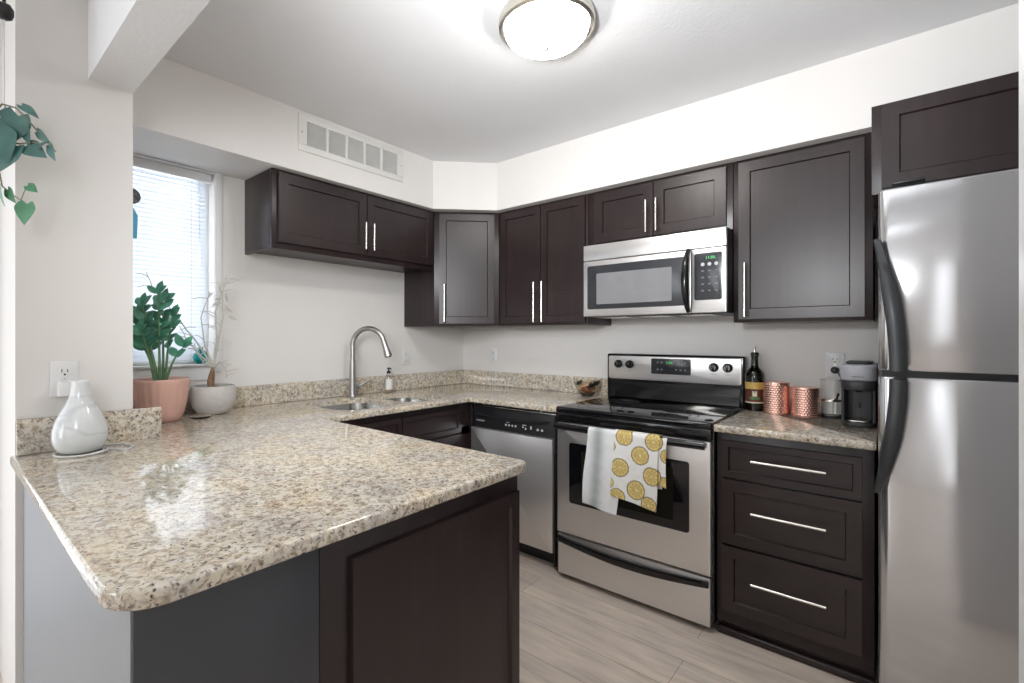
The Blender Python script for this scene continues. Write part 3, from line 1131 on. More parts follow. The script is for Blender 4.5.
for u in (1.296, 1.990):
    box(bm, u, u + 0.022, 0.784, 0.806, 0.0405, 0.082, 0.004)
bmesh.ops.transform(bm, matrix=mt, verts=bm.verts)
obj('handle', bm, M['black'], door)
bm = BM()
prism(bm, rpoly(1.282, 2.023, 0.028, 0.234, 0.006), 0, 0.036, 0.005, mt)
dr = obj('drawer', bm, M['steel'], r)
bm = BM()
up, lo = [], []
for k in range(25):
    s = k / 24
    u = 1.286 + 0.733 * s
    sag = math.sin(PI * s)
    up.append((u, 0.226 - 0.022 * sag))
    lo.append((u, 0.200 - 0.032 * sag))
prism(bm, up + list(reversed(lo)), 0.0362, 0.058, 0.004, mt)
obj('handle', bm, M['black'], dr)
bm = BM()
for (x, y) in ((1.31, -0.57), (1.99, -0.57), (1.31, -0.08), (1.99, -0.08)):
    bm = BM()
    lathe(bm, [(0, 0.0005), (0.016, 0.0005), (0.016, 0.012), (0.008, 0.013), (0.008, 0.0295), (0, 0.0295)], (x, y, 0), 16)
    obj('foot', bm, M['blackm'], r)

# towel over the oven-door handle
random.seed(4)
LEM = [(1.678, 0.796, 0.052), (1.752, 0.722, 0.053), (1.660, 0.655, 0.054), (1.735, 0.566, 0.055), (1.648, 0.520, 0.050), (1.806, 0.640, 0.052), (1.812, 0.790, 0.050), (1.795, 0.515, 0.046), (1.610, 0.745, 0.036), (1.607, 0.580, 0.034), (1.870, 0.735, 0.040), (1.862, 0.615, 0.042)]
GY = 0.6185
BARY, BARZ = -(GY + 0.088), 0.798


def towel_color(x, z, part):
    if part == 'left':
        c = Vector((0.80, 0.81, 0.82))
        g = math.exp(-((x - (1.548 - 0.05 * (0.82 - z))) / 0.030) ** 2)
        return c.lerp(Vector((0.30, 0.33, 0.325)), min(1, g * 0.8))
    c = Vector((0.82, 0.81, 0.79))
    for (lx, lz, lr) in LEM:
        dx, dz = x - lx, z - lz
        dd_ = math.hypot(dx, dz) / (lr * 0.78)
        if dd_ < 1.0:
            a = math.atan2(dz, dx)
            if dd_ > 0.90:
                return Vector((0.13, 0.115, 0.08))
            if dd_ > 0.80:
                return Vector((0.66, 0.47, 0.12))
            if abs(math.sin(a * 5)) < 0.22 or dd_ < 0.12:
                return Vector((0.80, 0.70, 0.42))
            if dd_ > 0.74:
                return Vector((0.78, 0.64, 0.30))
            return Vector((0.58, 0.42, 0.13))
    return c


def towel_sheet(bm, cl, x0, x1, zb0, zb1, back, part, yoff, lean, nx=70, ns=110, topshift=0.0):
    """hangs from behind the bar (drop `back`), over it and down the front to zb0 (left) / zb1 (right)"""
    rows = []
    rad = 0.0185 + yoff
    prof_top = PI * rad
    for i in range(nx + 1):
        u = i / nx
        x = x0 + (x1 - x0) * u
        zb = zb0 + (zb1 - zb0) * u
        front = BARZ - zb
        total = back + prof_top + front
        col = []
        for j in range(ns + 1):
            s = total * j / ns
            if s < back:
                z = BARZ - (back - s)
                y = BARY + rad
                drop = back - s
            elif s < back + prof_top:
                a = (s - back) / rad
                y = BARY + rad * math.cos(a)
                z = BARZ + rad * math.sin(a)
                drop = 0
            else:
                drop = s - back - prof_top
                z = BARZ - drop
                y = BARY - rad - 0.004 * min(1, drop / 0.1) * math.sin(u * 7.5 + part.count('l') * 1.3 + drop * 4) - 0.010 * min(1, drop / 0.3)
                y -= (0.004 * noise.noise(Vector((x * 14, drop * 9, 1.7))) + 0.0016 * noise.noise(Vector((x * 40, drop * 30, 4.1)))) * min(1, drop / 0.05)
            xx = x + lean * drop + 0.0025 * math.sin(drop * 21 + u * 3)
            v = bm.verts.new((xx, y, z))
            v[cl] = (*towel_color(xx, z, part), 1)
            col.append(v)
        rows.append(col)
    for i in range(nx):
        for j in range(ns):
            bm.faces.new((rows[i][j], rows[i][j + 1], rows[i + 1][j + 1], rows[i + 1][j]))


bm = BM()
cl = bm.verts.layers.float_color.new('pattern')
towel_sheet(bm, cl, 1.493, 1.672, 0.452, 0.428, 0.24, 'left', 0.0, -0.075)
towel_sheet(bm, cl, 1.628, 1.838, 0.520, 0.492, 0.22, 'right', 0.004, -0.035, nx=90, ns=150)
towel_sheet(bm, cl, 1.70, 1.866, 0.66, 0.60, 0.02, 'right', -0.0035, 0.0, nx=60, ns=90)
towel = obj('kitchen_towel', bm, M['towel'], None, smooth=60)
sm = towel.modifiers.new('thickness', 'SOLIDIFY')
sm.thickness = 0.0018
sm.offset = 0
tag(towel, 'white cotton kitchen towel printed with lemon slices, draped over the oven handle', 'towel')

# ------------------------------------------------------------------ drawer base cabinet
r = thing('drawer_cabinet', 'dark three-drawer base cabinet between range and refrigerator', 'cabinet', (2.29, -0.3, 0))
bm = BM()
box(bm, 2.036, 2.553, -0.605, -0.01, 0.055, CB - 0.0005, 0.0015)
box(bm, 2.036, 2.553, -0.585, -0.01, 0.0, 0.054, 0.0)
obj('body', bm, M['wood'], r)
bm = BM()
box(bm, 2.036, 2.556, -0.612, -0.586, 0.0005, 0.030, 0.006, seg=3)
obj('base_moulding', bm, M['wood'], r)
mt = FY(0, -0.605)
for (v0, v1, hz) in ((0.668, 0.818, 0.752), (0.391, 0.658, 0.543), (0.108, 0.381, 0.262)):
    d = obj('drawer', shaker(mt @ Matrix.Translation((2.059, v0, 0.0008)), 2.520 - 2.059, v1 - v0, rail=0.064 if v1 - v0 > 0.2 else 0.036, rec=0.009), M['woodx'], r)
    obj('handle', bar_handle(mt @ Matrix.Translation((0, 0, 0.0203)), 2.296, hz, 0.246, False), M['nickel'], d)

# ------------------------------------------------------------------ refrigerator
r = thing('refrigerator', 'tall stainless top-freezer refrigerator with long curved grey handles', 'refrigerator', (2.95, -0.4, 0))
obj('cabinet', box(BM(), 2.568, 3.325, -0.705, -0.04, 0.012, 1.742, 0.006), simple('grey_fridge_side', (0.10, 0.10, 0.105), 0.5), r)


def fridge_door(z0, z1):
    b = BM()
    t = BM()
    pts = []
    x0, x1, yb, yf = 2.566, 3.327, -0.708, -0.790
    rr = 0.030
    N = 26
    out = [(x0, yb)]
    for k in range(9):
        a = PI + PI / 2 * k / 8
        out.append((x0 + rr + rr * math.cos(a), yf + rr + rr * math.sin(a)))
    for k in range(1, N):
        s = k / N
        out.append((x0 + rr + (x1 - x0 - 2 * rr) * s, yf - 0.012 * math.sin(PI * s)))
    for k in range(9):
        a = 1.5 * PI + PI / 2 * k / 8
        out.append((x1 - rr + rr * math.cos(a), yf + rr + rr * math.sin(a)))
    out.append((x1, yb))
    prism(b, out, z0, z1, 0.006, seg=3)
    return b


fd = obj('freezer_door', fridge_door(1.142, 1.722), M['steel_f'], r, smooth=30)
rd = obj('fridge_door', fridge_door(0.055, 1.122), M['steel_f'], r, smooth=30)
obj('door_gasket', box(BM(), 2.575, 3.318, -0.775, -0.706, 1.1225, 1.1415), M['blackm'], r)


def fridge_handle(z_end, z_mid):
    """bow that starts at the door edge and swells away towards the split between the doors"""
    b = BM()
    K = 22
    rows = []
    for k in range(K + 1):
        s = k / K
        z = z_end + (z_mid - z_end) * s
        bow = math.sin(PI / 2 * s) ** 0.9
        xc = 2.563 + 0.052 * bow
        y0 = -0.803 - 0.052 * math.sin(PI / 2 * min(1, s * 1.5))
        hw = 0.010 + 0.012 * min(1, s * 2.2)
        th = 0.017
        ring = []
        for (a, c) in ((-1, -0.55), (-0.62, -1), (0.62, -1), (1, -0.55), (1, 0.55), (0.62, 1), (-0.62, 1), (-1, 0.55)):
            ring.append(b.verts.new((xc + a * hw, y0 + c * th, z)))
        rows.append(ring)
    for k in range(K):
        for i in range(8):
            b.faces.new((rows[k][i], rows[k][(i + 1) % 8], rows[k + 1][(i + 1) % 8], rows[k + 1][i]))
    b.faces.new(rows[0])
    b.faces.new(list(reversed(rows[-1])))
    s = 1 if z_mid > z_end else -1
    box(b, 2.600, 2.636, -0.845, -0.796, min(z_mid, z_mid - s * 0.05), max(z_mid, z_mid - s * 0.05), 0.004)
    return b


obj('handle', fridge_handle(1.560, 1.1445), M['greyp'], fd, smooth=50)
obj('handle', fridge_handle(0.752, 1.1195), M['greyp'], rd, smooth=50)
bm = BM()
box(bm, 2.60, 2.68, -0.76, -0.70, 1.7425, 1.7495, 0.002)
obj('hinge_cover', bm, M['blackm'], r)
obj('toe_grille', box(BM(), 2.575, 3.318, -0.745, -0.706, 0.004, 0.050, 0.004), M['blackm'], r)

# ------------------------------------------------------------------ ceiling light, vent
r = thing('ceiling_light', 'round flush-mount ceiling light with lit white glass dome', 'ceiling light', (1.67, -1.36, CEIL))
bm = BM()
lathe(bm, [(0.0, -0.001), (0.152, -0.001), (0.165, -0.010), (0.170, -0.028), (0.168, -0.046), (0.158, -0.052), (0.146, -0.050), (0.146, -0.040), (0.0, -0.040)], (1.67, -1.36, CEIL), 64)
obj('rim', bm, M['trimnickel'], r)
bm = BM()
prof = [(0.145, -0.0505)]
for k in range(1, 12):
    a = PI / 2 * k / 11
    prof.append((0.147 * math.cos(a) if k < 11 else 0.0, -0.0505 - 0.062 * math.sin(a)))
lathe(bm, prof, (1.67, -1.36, CEIL), 64)
obj('glass_dome', bm, M['dome'], r, smooth=80)
bm = BM()
lathe(bm, [(0, -0.114), (0.010, -0.114), (0.011, -0.119), (0.006, -0.126), (0, -0.127)], (1.67, -1.36, CEIL), 20)
obj('finial', bm, M['trimnickel'], r)

r = thing('air_vent', 'white rectangular return-air grille on the soffit above the sink cabinet', 'vent', (S1, -1.25, 2.28))
VY0, VY1, VZ0, VZ1 = -1.588, -0.918, 2.186, 2.374
bm = BM()
bw = 0.034
xa, xb = S1 + 0.0005, S1 + 0.009
box(bm, xa, xb, VY0, VY1, VZ0, VZ0 + bw, 0.002)
box(bm, xa, xb, VY0, VY1, VZ1 - bw, VZ1, 0.002)
box(bm, xa, xb, VY0, VY0 + 0.045, VZ0 + bw, VZ1 - bw, 0.0)
box(bm, xa, xb, VY1 - 0.045, VY1, VZ0 + bw, VZ1 - bw, 0.0)
iw = (VY1 - VY0 - 0.09)
for k in range(1, 5):
    yc = VY0 + 0.045 + iw * k / 5
    box(bm, xa, xb, yc - 0.008, yc + 0.008, VZ0 + bw, VZ1 - bw, 0.0)
obj('frame', bm, M['grille'], r)
obj('backing', box(BM(), xa, xa + 0.001, VY0 + 0.045, VY1 - 0.045, VZ0 + bw, VZ1 - bw), M['void'], r)
bm = BM()
nl = 17
for k in range(nl):
    z = VZ0 + bw + (VZ1 - VZ0 - 2 * bw) * (k + 0.5) / nl
    t = BM()
    prism(t, [(xa + 0.0015, z + 0.0022), (xb - 0.001, z - 0.0030), (xb - 0.001, z - 0.0022), (xa + 0.0015, z + 0.0030)], VY0 + 0.045, VY1 - 0.045, 0, Matrix(((1, 0, 0, 0), (0, 0, 1, 0), (0, 1, 0, 0), (0, 0, 0, 1))))
    merge(bm, t)
obj('louvres', bm, M['grille'], r)
for y in (VY0 + 0.018, VY1 - 0.018):
    bm = BM()
    lathe(bm, [(0, 0), (0.0045, 0), (0.004, 0.0015), (0, 0.002)], (0, 0, 0), 14)
    bmesh.ops.transform(bm, matrix=FX(xb, y, 2.28), verts=bm.verts)
    obj('screw', bm, M['faucet'], r)

# ------------------------------------------------------------------ outlets


def outlet(mtx, loc, label, switch=False):
    r_ = thing('wall_outlet', label, 'outlet', loc)
    b = BM()
    prism(b, rpoly(-0.036, 0.036, -0.058, 0.058, 0.004), 0.0005, 0.006, 0.002, mtx)
    pl = obj('cover_plate', b, M['white'], r_)
    for s in (-1, 1):
        b = BM()
        prism(b, rpoly(-0.0175, 0.0175, s * 0.024 - 0.0165, s * 0.024 + 0.0165, 0.008), 0.0062, 0.0085, 0.0008, mtx)
        so = obj('socket', b, M['white'], r_)
        b = BM()
        box(b, -0.0085, -0.0060, s * 0.024 - 0.002, s * 0.024 + 0.008, 0.0086, 0.0090, 0, mtx)
        box(b, 0.0060, 0.0085, s * 0.024 - 0.001, s * 0.024 + 0.007, 0.0086, 0.0090, 0, mtx)
        prism(b, arc(0, s * 0.024 - 0.009, 0.0032, 0, 2 * PI, 10)[:-1], 0.0086, 0.0090, 0, mtx)
        obj('slots', b, M['slot'], so)
    b = BM()
    lathe(b, [(0, 0), (0.003, 0), (0.0025, 0.001), (0, 0.0013)], (0, 0, 0), 12)
    bmesh.ops.transform(b, matrix=mtx @ Matrix.Translation((0, 0, 0.0062)), verts=b.verts)
    obj('screw', b, M['nickel'], r_)
    return r_


outlet(FX(0.55, -2.503, 1.112), (0.55, -2.503, 1.054), 'white wall outlet on the column above the vase, with an adapter plugged in')
outlet(FX(0.0, -0.600, 1.110), (0.0, -0.600, 1.052), 'white wall outlet right of the faucet, below the diagonal corner cabinet')
outlet(FY(0.318, 0.0, 1.110), (0.318, 0, 1.052), 'white wall outlet on the range wall close to the inside corner')
outlet(FY(2.396, 0.0, 1.118), (2.396, 0, 1.06), 'white wall outlet above the glass jar, with a black plug in it')
r = thing('power_adapter', 'white power adapter cube plugged into the outlet on the column', 'adapter', (0.56, -2.503, 1.07))
mt = FX(0.5592, -2.503, 1.078)
bm = BM()
prism(bm, rpoly(-0.021, 0.021, -0.020, 0.028, 0.006), 0.0, 0.038, 0.004, mt)
obj('housing', bm, M['white'], r)
bm = BM()
tube(bm, [(0.580, -2.503, 1.0575), (0.583, -2.498, 1.03), (0.580, -2.49, 1.0), (0.583, -2.47, 0.985)], 0.0022, 8)
obj('cord_stub', bm, M['cord'], r)
r = thing('power_plug', 'black power plug pushed into the outlet behind the coffee maker', 'plug', (2.396, -0.012, 1.094))
bm = BM()
t = BM()
lathe(t, [(0, 0), (0.015, 0), (0.0165, 0.004), (0.0155, 0.018), (0.009, 0.024), (0, 0.024)], (0, 0, 0), 20)
bmesh.ops.transform(t, matrix=FY(2.396, -0.0092, 1.094), verts=t.verts)
merge(bm, t)
obj('plug_head', bm, M['blackm'], r)
bm = BM()
tube(bm, [(2.396, -0.0335, 1.094), (2.410, -0.046, 1.085), (2.43, -0.05, 1.04), (2.44, -0.045, 0.98), (2.445, -0.045, 0.90)], 0.003, 8)
obj('cable', bm, M['blackm'], r)

# ------------------------------------------------------------------ window blind and hanging ornaments
r = thing('window_blind', 'white horizontal slat blind, lowered and closed, in the kitchen window', 'blind', (-0.04, -2.07, 1.13))
BY0, BY1 = WY0 + 0.008, WY1 - 0.030
bm = BM()
nsl = 44
ztop, zbot = WZ1 - 0.045, WZ0 + 0.030
for k in range(nsl):
    z = zbot + (ztop - zbot) * (k + 0.5) / nsl
    sec = []
    for j in range(6):
        s = j / 5 - 0.5
        sec.append((-0.035 + 0.0045 + s * 0.010 * 1.0 + 0.0012 * (1 - 4 * s * s), z - s * 0.0225))
    P = sec + [(x - 0.0009, zz + 0.0002) for x, zz in reversed(sec)]
    prism(bm, P, BY0, BY1, 0, Matrix(((1, 0, 0, 0), (0, 0, 1, 0), (0, 1, 0, 0), (0, 0, 0, 1))))
obj('slats', bm, M['blind'], r)
bm = BM()
box(bm, -0.052, -0.012, BY0, BY1 + 0.02, WZ1 - 0.042, WZ1 - 0.001, 0.003)
hr = obj('head_rail', bm, M['white'], r)
bm = BM()
box(bm, -0.046, -0.018, BY0, BY1, WZ0 + 0.0135, WZ0 + 0.027, 0.003)
obj('bottom_rail', bm, M['white'], r)
for yy in (BY0 + 0.08, BY1 - 0.07):
    bm = BM()
    tube(bm, [(-0.016, yy, WZ1 - 0.043), (-0.016, yy, WZ0 + 0.028)], 0.0009, 6)
    obj('ladder_cord', bm, M['cord'], r)
bm = BM()
tube(bm, [(-0.010, BY1 - 0.035, WZ1 - 0.045), (-0.008, BY1 - 0.036, 1.6)], 0.0025, 8)
obj('tilt_wand', bm, M['clear'], r)

r = thing('hanging_disc', 'round dark patterned ornament hanging at the top of the kitchen window', 'ornament', (0.005, -2.195, 1.89))
bm = BM()
lathe(bm, [(0, -0.0025), (0.034, -0.0025), (0.036, 0), (0.034, 0.0025), (0, 0.0025)], (0, 0, 0), 36)
bmesh.ops.transform(bm, matrix=FX(0.005, -2.197, 1.886), verts=bm.verts)
obj('disc', bm, simple('dark_pewter', (0.10, 0.10, 0.11), 0.45, var=0.6, vscale=90), r)
bm = BM()
tube(bm, [(0.005, -2.197, 1.922), (0.003, -2.197, 2.074)], 0.0008, 6)
obj('hanging_thread', bm, M['cord'], r)
r = thing('blue_glass_panel', 'sky-blue glass strip hanging in the kitchen window below the dark disc', 'ornament', (0.005, -2.205, 1.76))
bm = BM()
prism(bm, [(-2.235, 1.695), (-2.176, 1.695), (-2.172, 1.80), (-2.19, 1.835), (-2.235, 1.835)], 0, 0.004, 0.001, Matrix(((0, 0, 1, 0.003), (1, 0, 0, 0), (0, 1, 0, 0), (0, 0, 0, 1))))
obj('panel', bm, M['blue'], r)
bm = BM()
tube(bm, [(0.005, -2.205, 1.836), (0.005, -2.200, 1.850)], 0.0008, 6)
obj('hanging_thread', bm, M['cord'], r)

# teal glass float on the window stool
r = thing('teal_glass_ball', 'teal blown-glass ball sitting on the window sill behind the twig pot', 'glass ball', (0.014, -1.915, WZ0 + 0.012))
bm = BM()
lathe(bm, [(0, 0.0005), (0.016, 0.001), (0.030, 0.012), (0.036, 0.030), (0.032, 0.048), (0.018, 0.062), (0.010, 0.066), (0.010, 0.078), (0.012, 0.080), (0.008, 0.080), (0.008, 0.066), (0.016, 0.058), (0.028, 0.046), (0.032, 0.030), (0.027, 0.015), (0.014, 0.005), (0, 0.004)], (0.014, -1.915, WZ0 + 0.0125), 32)
obj('ball', bm, M['teal'], r, smooth=80)

# ------------------------------------------------------------------ plants on the counter
random.seed(11)
PX, PY = 0.19, -2.132
r = thing('potted_plant', 'leafy green zamioculcas plant in a ribbed pink pot by the window', 'potted plant', (PX, PY, CT))
bm = BM()
warp = lambda a, z: 1 + (0.012 * math.cos(a * 22) if 0.02 < z < 0.165 else 0)
lathe(bm, [(q * 0.97, z) for q, z in [(0, 0.0008), (0.070, 0.0008), (0.078, 0.006), (0.090, 0.04), (0.102, 0.10), (0.109, 0.15), (0.111, 0.172), (0.111, 0.182), (0.108, 0.184), (0.104, 0.182), (0.102, 0.165), (0.0, 0.160)]], (PX, PY, CT), 132, warp=warp)
pot = obj('pot', bm, M['pink'], r, smooth=60)
bm = BM()
lathe(bm, [(0, 0.168), (0.05, 0.171), (0.097, 0.166), (0.097, 0.161), (0, 0.161)], (PX, PY, CT), 40)
obj('soil', bm, M['soil'], r)
stems, fol = BM(), BM()
# (dx, dy, height, lean towards) measured along the picture: right of image is roughly (+0.76,+0.65)
RV = Vector((0.757, 0.653, 0))
FV = Vector((-0.653, 0.757, 0))
specs = [(-0.075, 0.27, 0.02), (-0.05, 0.30, -0.04), (-0.02, 0.36, 0.05), (0.0, 0.385, -0.02), (0.012, 0.29, 0.05), (-0.10, 0.20, 0.03), (-0.03, 0.22, -0.07), (0.075, 0.155, 0.0), (-0.035, 0.33, -0.05)]
for (side, hh, dep) in specs:
    base = Vector((PX, PY, CT + 0.166)) + RV * side * 0.25 + FV * dep * 0.4
    tip = Vector((PX, PY, CT + 0.166 + hh)) + RV * (side * 1.15) + FV * dep
    pts = []
    for k in range(9):
        s = k / 8
        p = base.lerp(tip, s) + RV * (0.03 * side / 0.1 * s * s * 0.5) + Vector((0, 0, 0.02 * math.sin(PI * s)))
        pts.append(p)
    tube(stems, pts, [0.0062 - 0.0042 * k / 8 for k in range(9)], 8)
    nlf = 2 if hh < 0.17 else 4 if hh < 0.22 else 6
    for k in range(nlf):
        s = (0.45 if hh > 0.22 else 0.6) + (0.55 if hh > 0.22 else 0.4) * k / (nlf - 1)
        i = min(7, int(s * 8))
        p = pts[i].lerp(pts[i + 1], s * 8 - i) if i < 8 else pts[8]
        dirn = (pts[min(8, i + 1)] - pts[max(0, i - 1)]).normalized()
        for sg in (-1, 1):
            ax = (RV * sg + FV * random.uniform(-0.9, 0.9)).normalized()
            dl = (ax * 0.85 + dirn * 0.75 + Vector((0, 0, random.uniform(-0.1, 0.2)))).normalized()
            nn = (-FV * 0.9 + Vector((0, 0, 0.7)) + RV * random.uniform(-0.5, 0.5))
            L = random.uniform(0.048, 0.064)
            leaf(fol, p, dl, nn, L, L * random.uniform(0.56, 0.70), 0, 0.18, 0.12)
    leaf(fol, pts[8], (tip - base).normalized() + RV * 0.3, -FV, 0.06, 0.034, 0, 0.18, 0.1)
obj('stems', stems, M['stem'], r)
obj('foliage', fol, M['leaf'], r, smooth=60)
r = thing('glass_saucer', 'clear glass saucer beside the pink pot', 'saucer', (0.245, -2.005, CT))
bm = BM()
lathe(bm, [(0, 0.0006), (0.03, 0.0006), (0.042, 0.006), (0.046, 0.012), (0.044, 0.0125), (0.039, 0.008), (0.028, 0.004), (0, 0.004)], (0.262, -2.000, CT), 36)
obj('dish', bm, M['clear'], r)

TX, TY = 0.145, -1.905
r = thing('twig_plant', 'bare pale twig plant with a brown trunk in a round grey bowl pot', 'potted plant', (TX, TY, CT))
bm = BM()
lathe(bm, [(0, 0.0008), (0.055, 0.0008), (0.066, 0.006), (0.085, 0.030), (0.097, 0.062), (0.100, 0.090), (0.096, 0.118), (0.091, 0.134), (0.086, 0.134), (0.088, 0.118), (0.0, 0.112)], (TX, TY, CT), 56)
obj('pot', bm, M['stone'], r, smooth=60)
bm = BM()
lathe(bm, [(0, 0.121), (0.04, 0.124), (0.087, 0.120), (0.088, 0.1185), (0, 0.1185)], (TX, TY, CT), 36)
obj('soil', bm, M['soil'], r)
b0 = Vector((TX, TY, CT + 0.122))
bm = BM()
tube(bm, [b0 - RV * 0.012, b0 - RV * 0.013 + Vector((0, 0, 0.03)), b0 - RV * 0.008 + Vector((0, 0, 0.06)), b0 - RV * 0.002 + Vector((0, 0, 0.10))], [0.013, 0.016, 0.013, 0.006], 12)
obj('trunk', bm, M['trunk'], r)
tw = BM()
top = b0 + Vector((0, 0, 0.095))
paths = [[(0, 0), (-0.06, 0.12), (-0.13, 0.24), (-0.21, 0.36), (-0.235, 0.44)], [(0, 0), (-0.03, 0.10), (-0.04, 0.24), (-0.005, 0.36)],
         [(0, 0), (0.02, 0.10), (0.045, 0.24), (0.05, 0.38), (0.07, 0.44)], [(0, 0), (-0.05, 0.06), (-0.10, 0.13), (-0.13, 0.20)], [(0, 0), (0.03, 0.03), (0.055, -0.01), (0.06, -0.05)],
         [(0, 0), (-0.04, 0.02), (-0.07, 0.07), (-0.085, 0.12)], [(0, 0), (0.01, 0.15), (0.0, 0.27), (0.04, 0.40), (0.13, 0.435)]]
random.seed(5)
for pi_, pth in enumerate(paths):
    pts = [top + RV * a + Vector((0, 0, c)) + FV * (0.04 * (pi_ - 3) / 3 * (i / len(pth))) for i, (a, c) in enumerate(pth)]
    pts = [p - FV * 0.38 * max(0, -pth[i][0]) for i, p in enumerate(pts)]
    fine = []
    for i in range(len(pts) - 1):
        for k in range(4):
            fine.append(pts[i].lerp(pts[i + 1], k / 4) + RV * random.uniform(-0.003, 0.003))
    fine.append(pts[-1])
    tube(tw, fine, [0.0046 - 0.0030 * k / (len(fine) - 1) for k in range(len(fine))], 7)
    for k in range(3, len(fine), 2):
        p = fine[k]
        sg = random.choice((-1, 1))
        e2 = p + RV * sg * random.uniform(0.03, 0.075) + Vector((0, 0, random.uniform(-0.02, 0.03)))
        tube(tw, [p, p.lerp(e2, 0.5) + Vector((0, 0, 0.006)), e2], [0.0022, 0.0017, 0.0010], 5)
obj('twigs', tw, M['twig'], r)
fl = BM()
for pi_, (a, c) in enumerate(((0.055, 0.30), (0.06, 0.36), (0.03, 0.40), (0.07, 0.25), (0.045, 0.33), (-0.235, 0.45), (0.0, 0.36), (-0.005, 0.30))):
    p = top + RV * a + Vector((0, 0, c))
    leaf(fl, p, RV * random.uniform(-0.6, 0.9) + Vector((0, 0, random.uniform(-1, 0.6))), -FV, 0.045, 0.014, 0, 0.2, 0.3)
obj('dry_leaves', fl, M['twig'], r)

# marbled teardrop vase with a white cord ring at its foot
VX, VY = 0.672, -2.482
r = tag(obj('vase', lathe(BM(), [(q * 0.84, z) if z < 0.17 else (q, z) for q, z in [(0, 0.006), (0.054, 0.006), (0.066, 0.012), (0.078, 0.030), (0.083, 0.055), (0.081, 0.080), (0.071, 0.108), (0.055, 0.136), (0.040, 0.160), (0.0265, 0.182), (0.0235, 0.202), (0.0225, 0.218), (0.0235, 0.226), (0.0215, 0.228), (0.0185, 0.224), (0.0185, 0.200), (0.025, 0.165), (0, 0.15)]], (VX, VY, CT), 56), M['vase'], smooth=70), 'white marbled teardrop glass vase on the peninsula by the column', 'vase')
bm = BM()
pts = []
for k in range(66):
    a = 0.35 + 2 * PI * k / 48
    rr = 0.056 + 0.013 * k / 66
    pts.append((VX + rr * math.cos(a), VY + rr * math.sin(a), CT + 0.0032 + 0.0001 * k * 0.1))
pts += [(VX + 0.075, VY + 0.105, CT + 0.0035), (VX + 0.02, VY + 0.135, CT + 0.0032), (VX - 0.05, VY + 0.12, CT + 0.0032), (VX - 0.082, VY + 0.07, CT + 0.0032)]
tube(bm, pts, 0.0026, 8)
o = obj('power_cord', bm, M['cord'], r)
o['label'] = 'thin white cord looped around the foot'

# ------------------------------------------------------------------ things on the right-hand counter and by the range
# bowl of snacks
BX, BY = 1.172, -0.135
r = tag(obj('glass_bowl', lathe(BM(), [(0, 0.001), (0.032, 0.001), (0.035, 0.004), (0.055, 0.030), (0.075, 0.062), (0.086, 0.095), (0.083, 0.096), (0.071, 0.064), (0.051, 0.034), (0.030, 0.008), (0, 0.007)], (BX, BY, CT), 48), M['bowlglass'], smooth=60), 'flared clear glass bowl of snacks beside the range', 'bowl')
random.seed(21)
proto = None
cnt = 0
for k in range(26):
    a = random.uniform(0, 2 * PI)
    lay = k // 9
    rr = math.sqrt(random.random()) * (0.026 + 0.013 * lay)
    z = CT + 0.019 + 0.014 * lay
    if proto is None:
        bm = BM()
        lathe(bm, [(0, -0.0075), (0.006, -0.005), (0.0085, 0), (0.006, 0.005), (0, 0.0075)], (0, 0, 0), 10)
        for v in bm.verts:
            v.co.x *= 1.35
        proto = obj('nut', bm, M['almond'])
        o = proto
    else:
        o = proto.copy()
        COL.objects.link(o)
    o.location = (BX + rr * math.cos(a), BY + rr * math.sin(a), z)
    o.rotation_euler = (random.uniform(-.4, .4), random.uniform(-.4, .4), a)
    tag(o, 'reddish-brown nut in the glass bowl', 'nut', 'nuts in the glass bowl')
for (dx, dy, dz, m_, lb, nm, sc_) in ((-0.050, -0.012, 0.080, 'blackm', 'black wrapped sweet at the left rim of the glass bowl', 'wrapped_sweet', 1.0), (0.042, -0.030, 0.070, 'blackm', 'black wrapped sweet lying nearest the front of the glass bowl', 'wrapped_sweet', 1.1), (0.058, 0.010, 0.082, 'blackm', 'black wrapped sweet at the right rim of the glass bowl', 'wrapped_sweet', 1.1), (-0.008, -0.012, 0.066, 'peach', 'pale peach-coloured sweet on top of the nuts', 'wrapped_sweet', 1.0)):
    bm = BM()
    lathe(bm, [(0.010, -0.022), (0.003, -0.014), (0.011, -0.009), (0.0135, 0), (0.011, 0.009), (0.003, 0.014), (0.010, 0.022)], (0, 0, 0), 12)
    bmesh.ops.transform(bm, matrix=Matrix.Translation((BX + dx, BY + dy, CT + dz)) @ Matrix.Rotation(dx * 12 + 0.4, 4, 'Z') @ Matrix.Rotation(1.1, 4, 'Y') @ Matrix.Scale(sc_, 4), verts=bm.verts)
    tag(obj(nm, bm, M[m_]), lb, 'sweet')

# liquor bottle with pourer
LX, LY = 2.082, -0.110
r = thing('bottle', 'dark glass bottle with yellow label and steel pourer, right of the range', 'bottle', (LX, LY, CT))
bm = BM()
lathe(bm, [(0, 0.0008), (0.038, 0.0008), (0.041, 0.004), (0.0415, 0.02), (0.0415, 0.165), (0.039, 0.185), (0.030, 0.200), (0.019, 0.214), (0.0160, 0.228), (0.0155, 0.264), (0.017, 0.266), (0.017, 0.271), (0, 0.271)], (LX, LY, CT), 40)
obj('glass', bm, M['amber'], r)


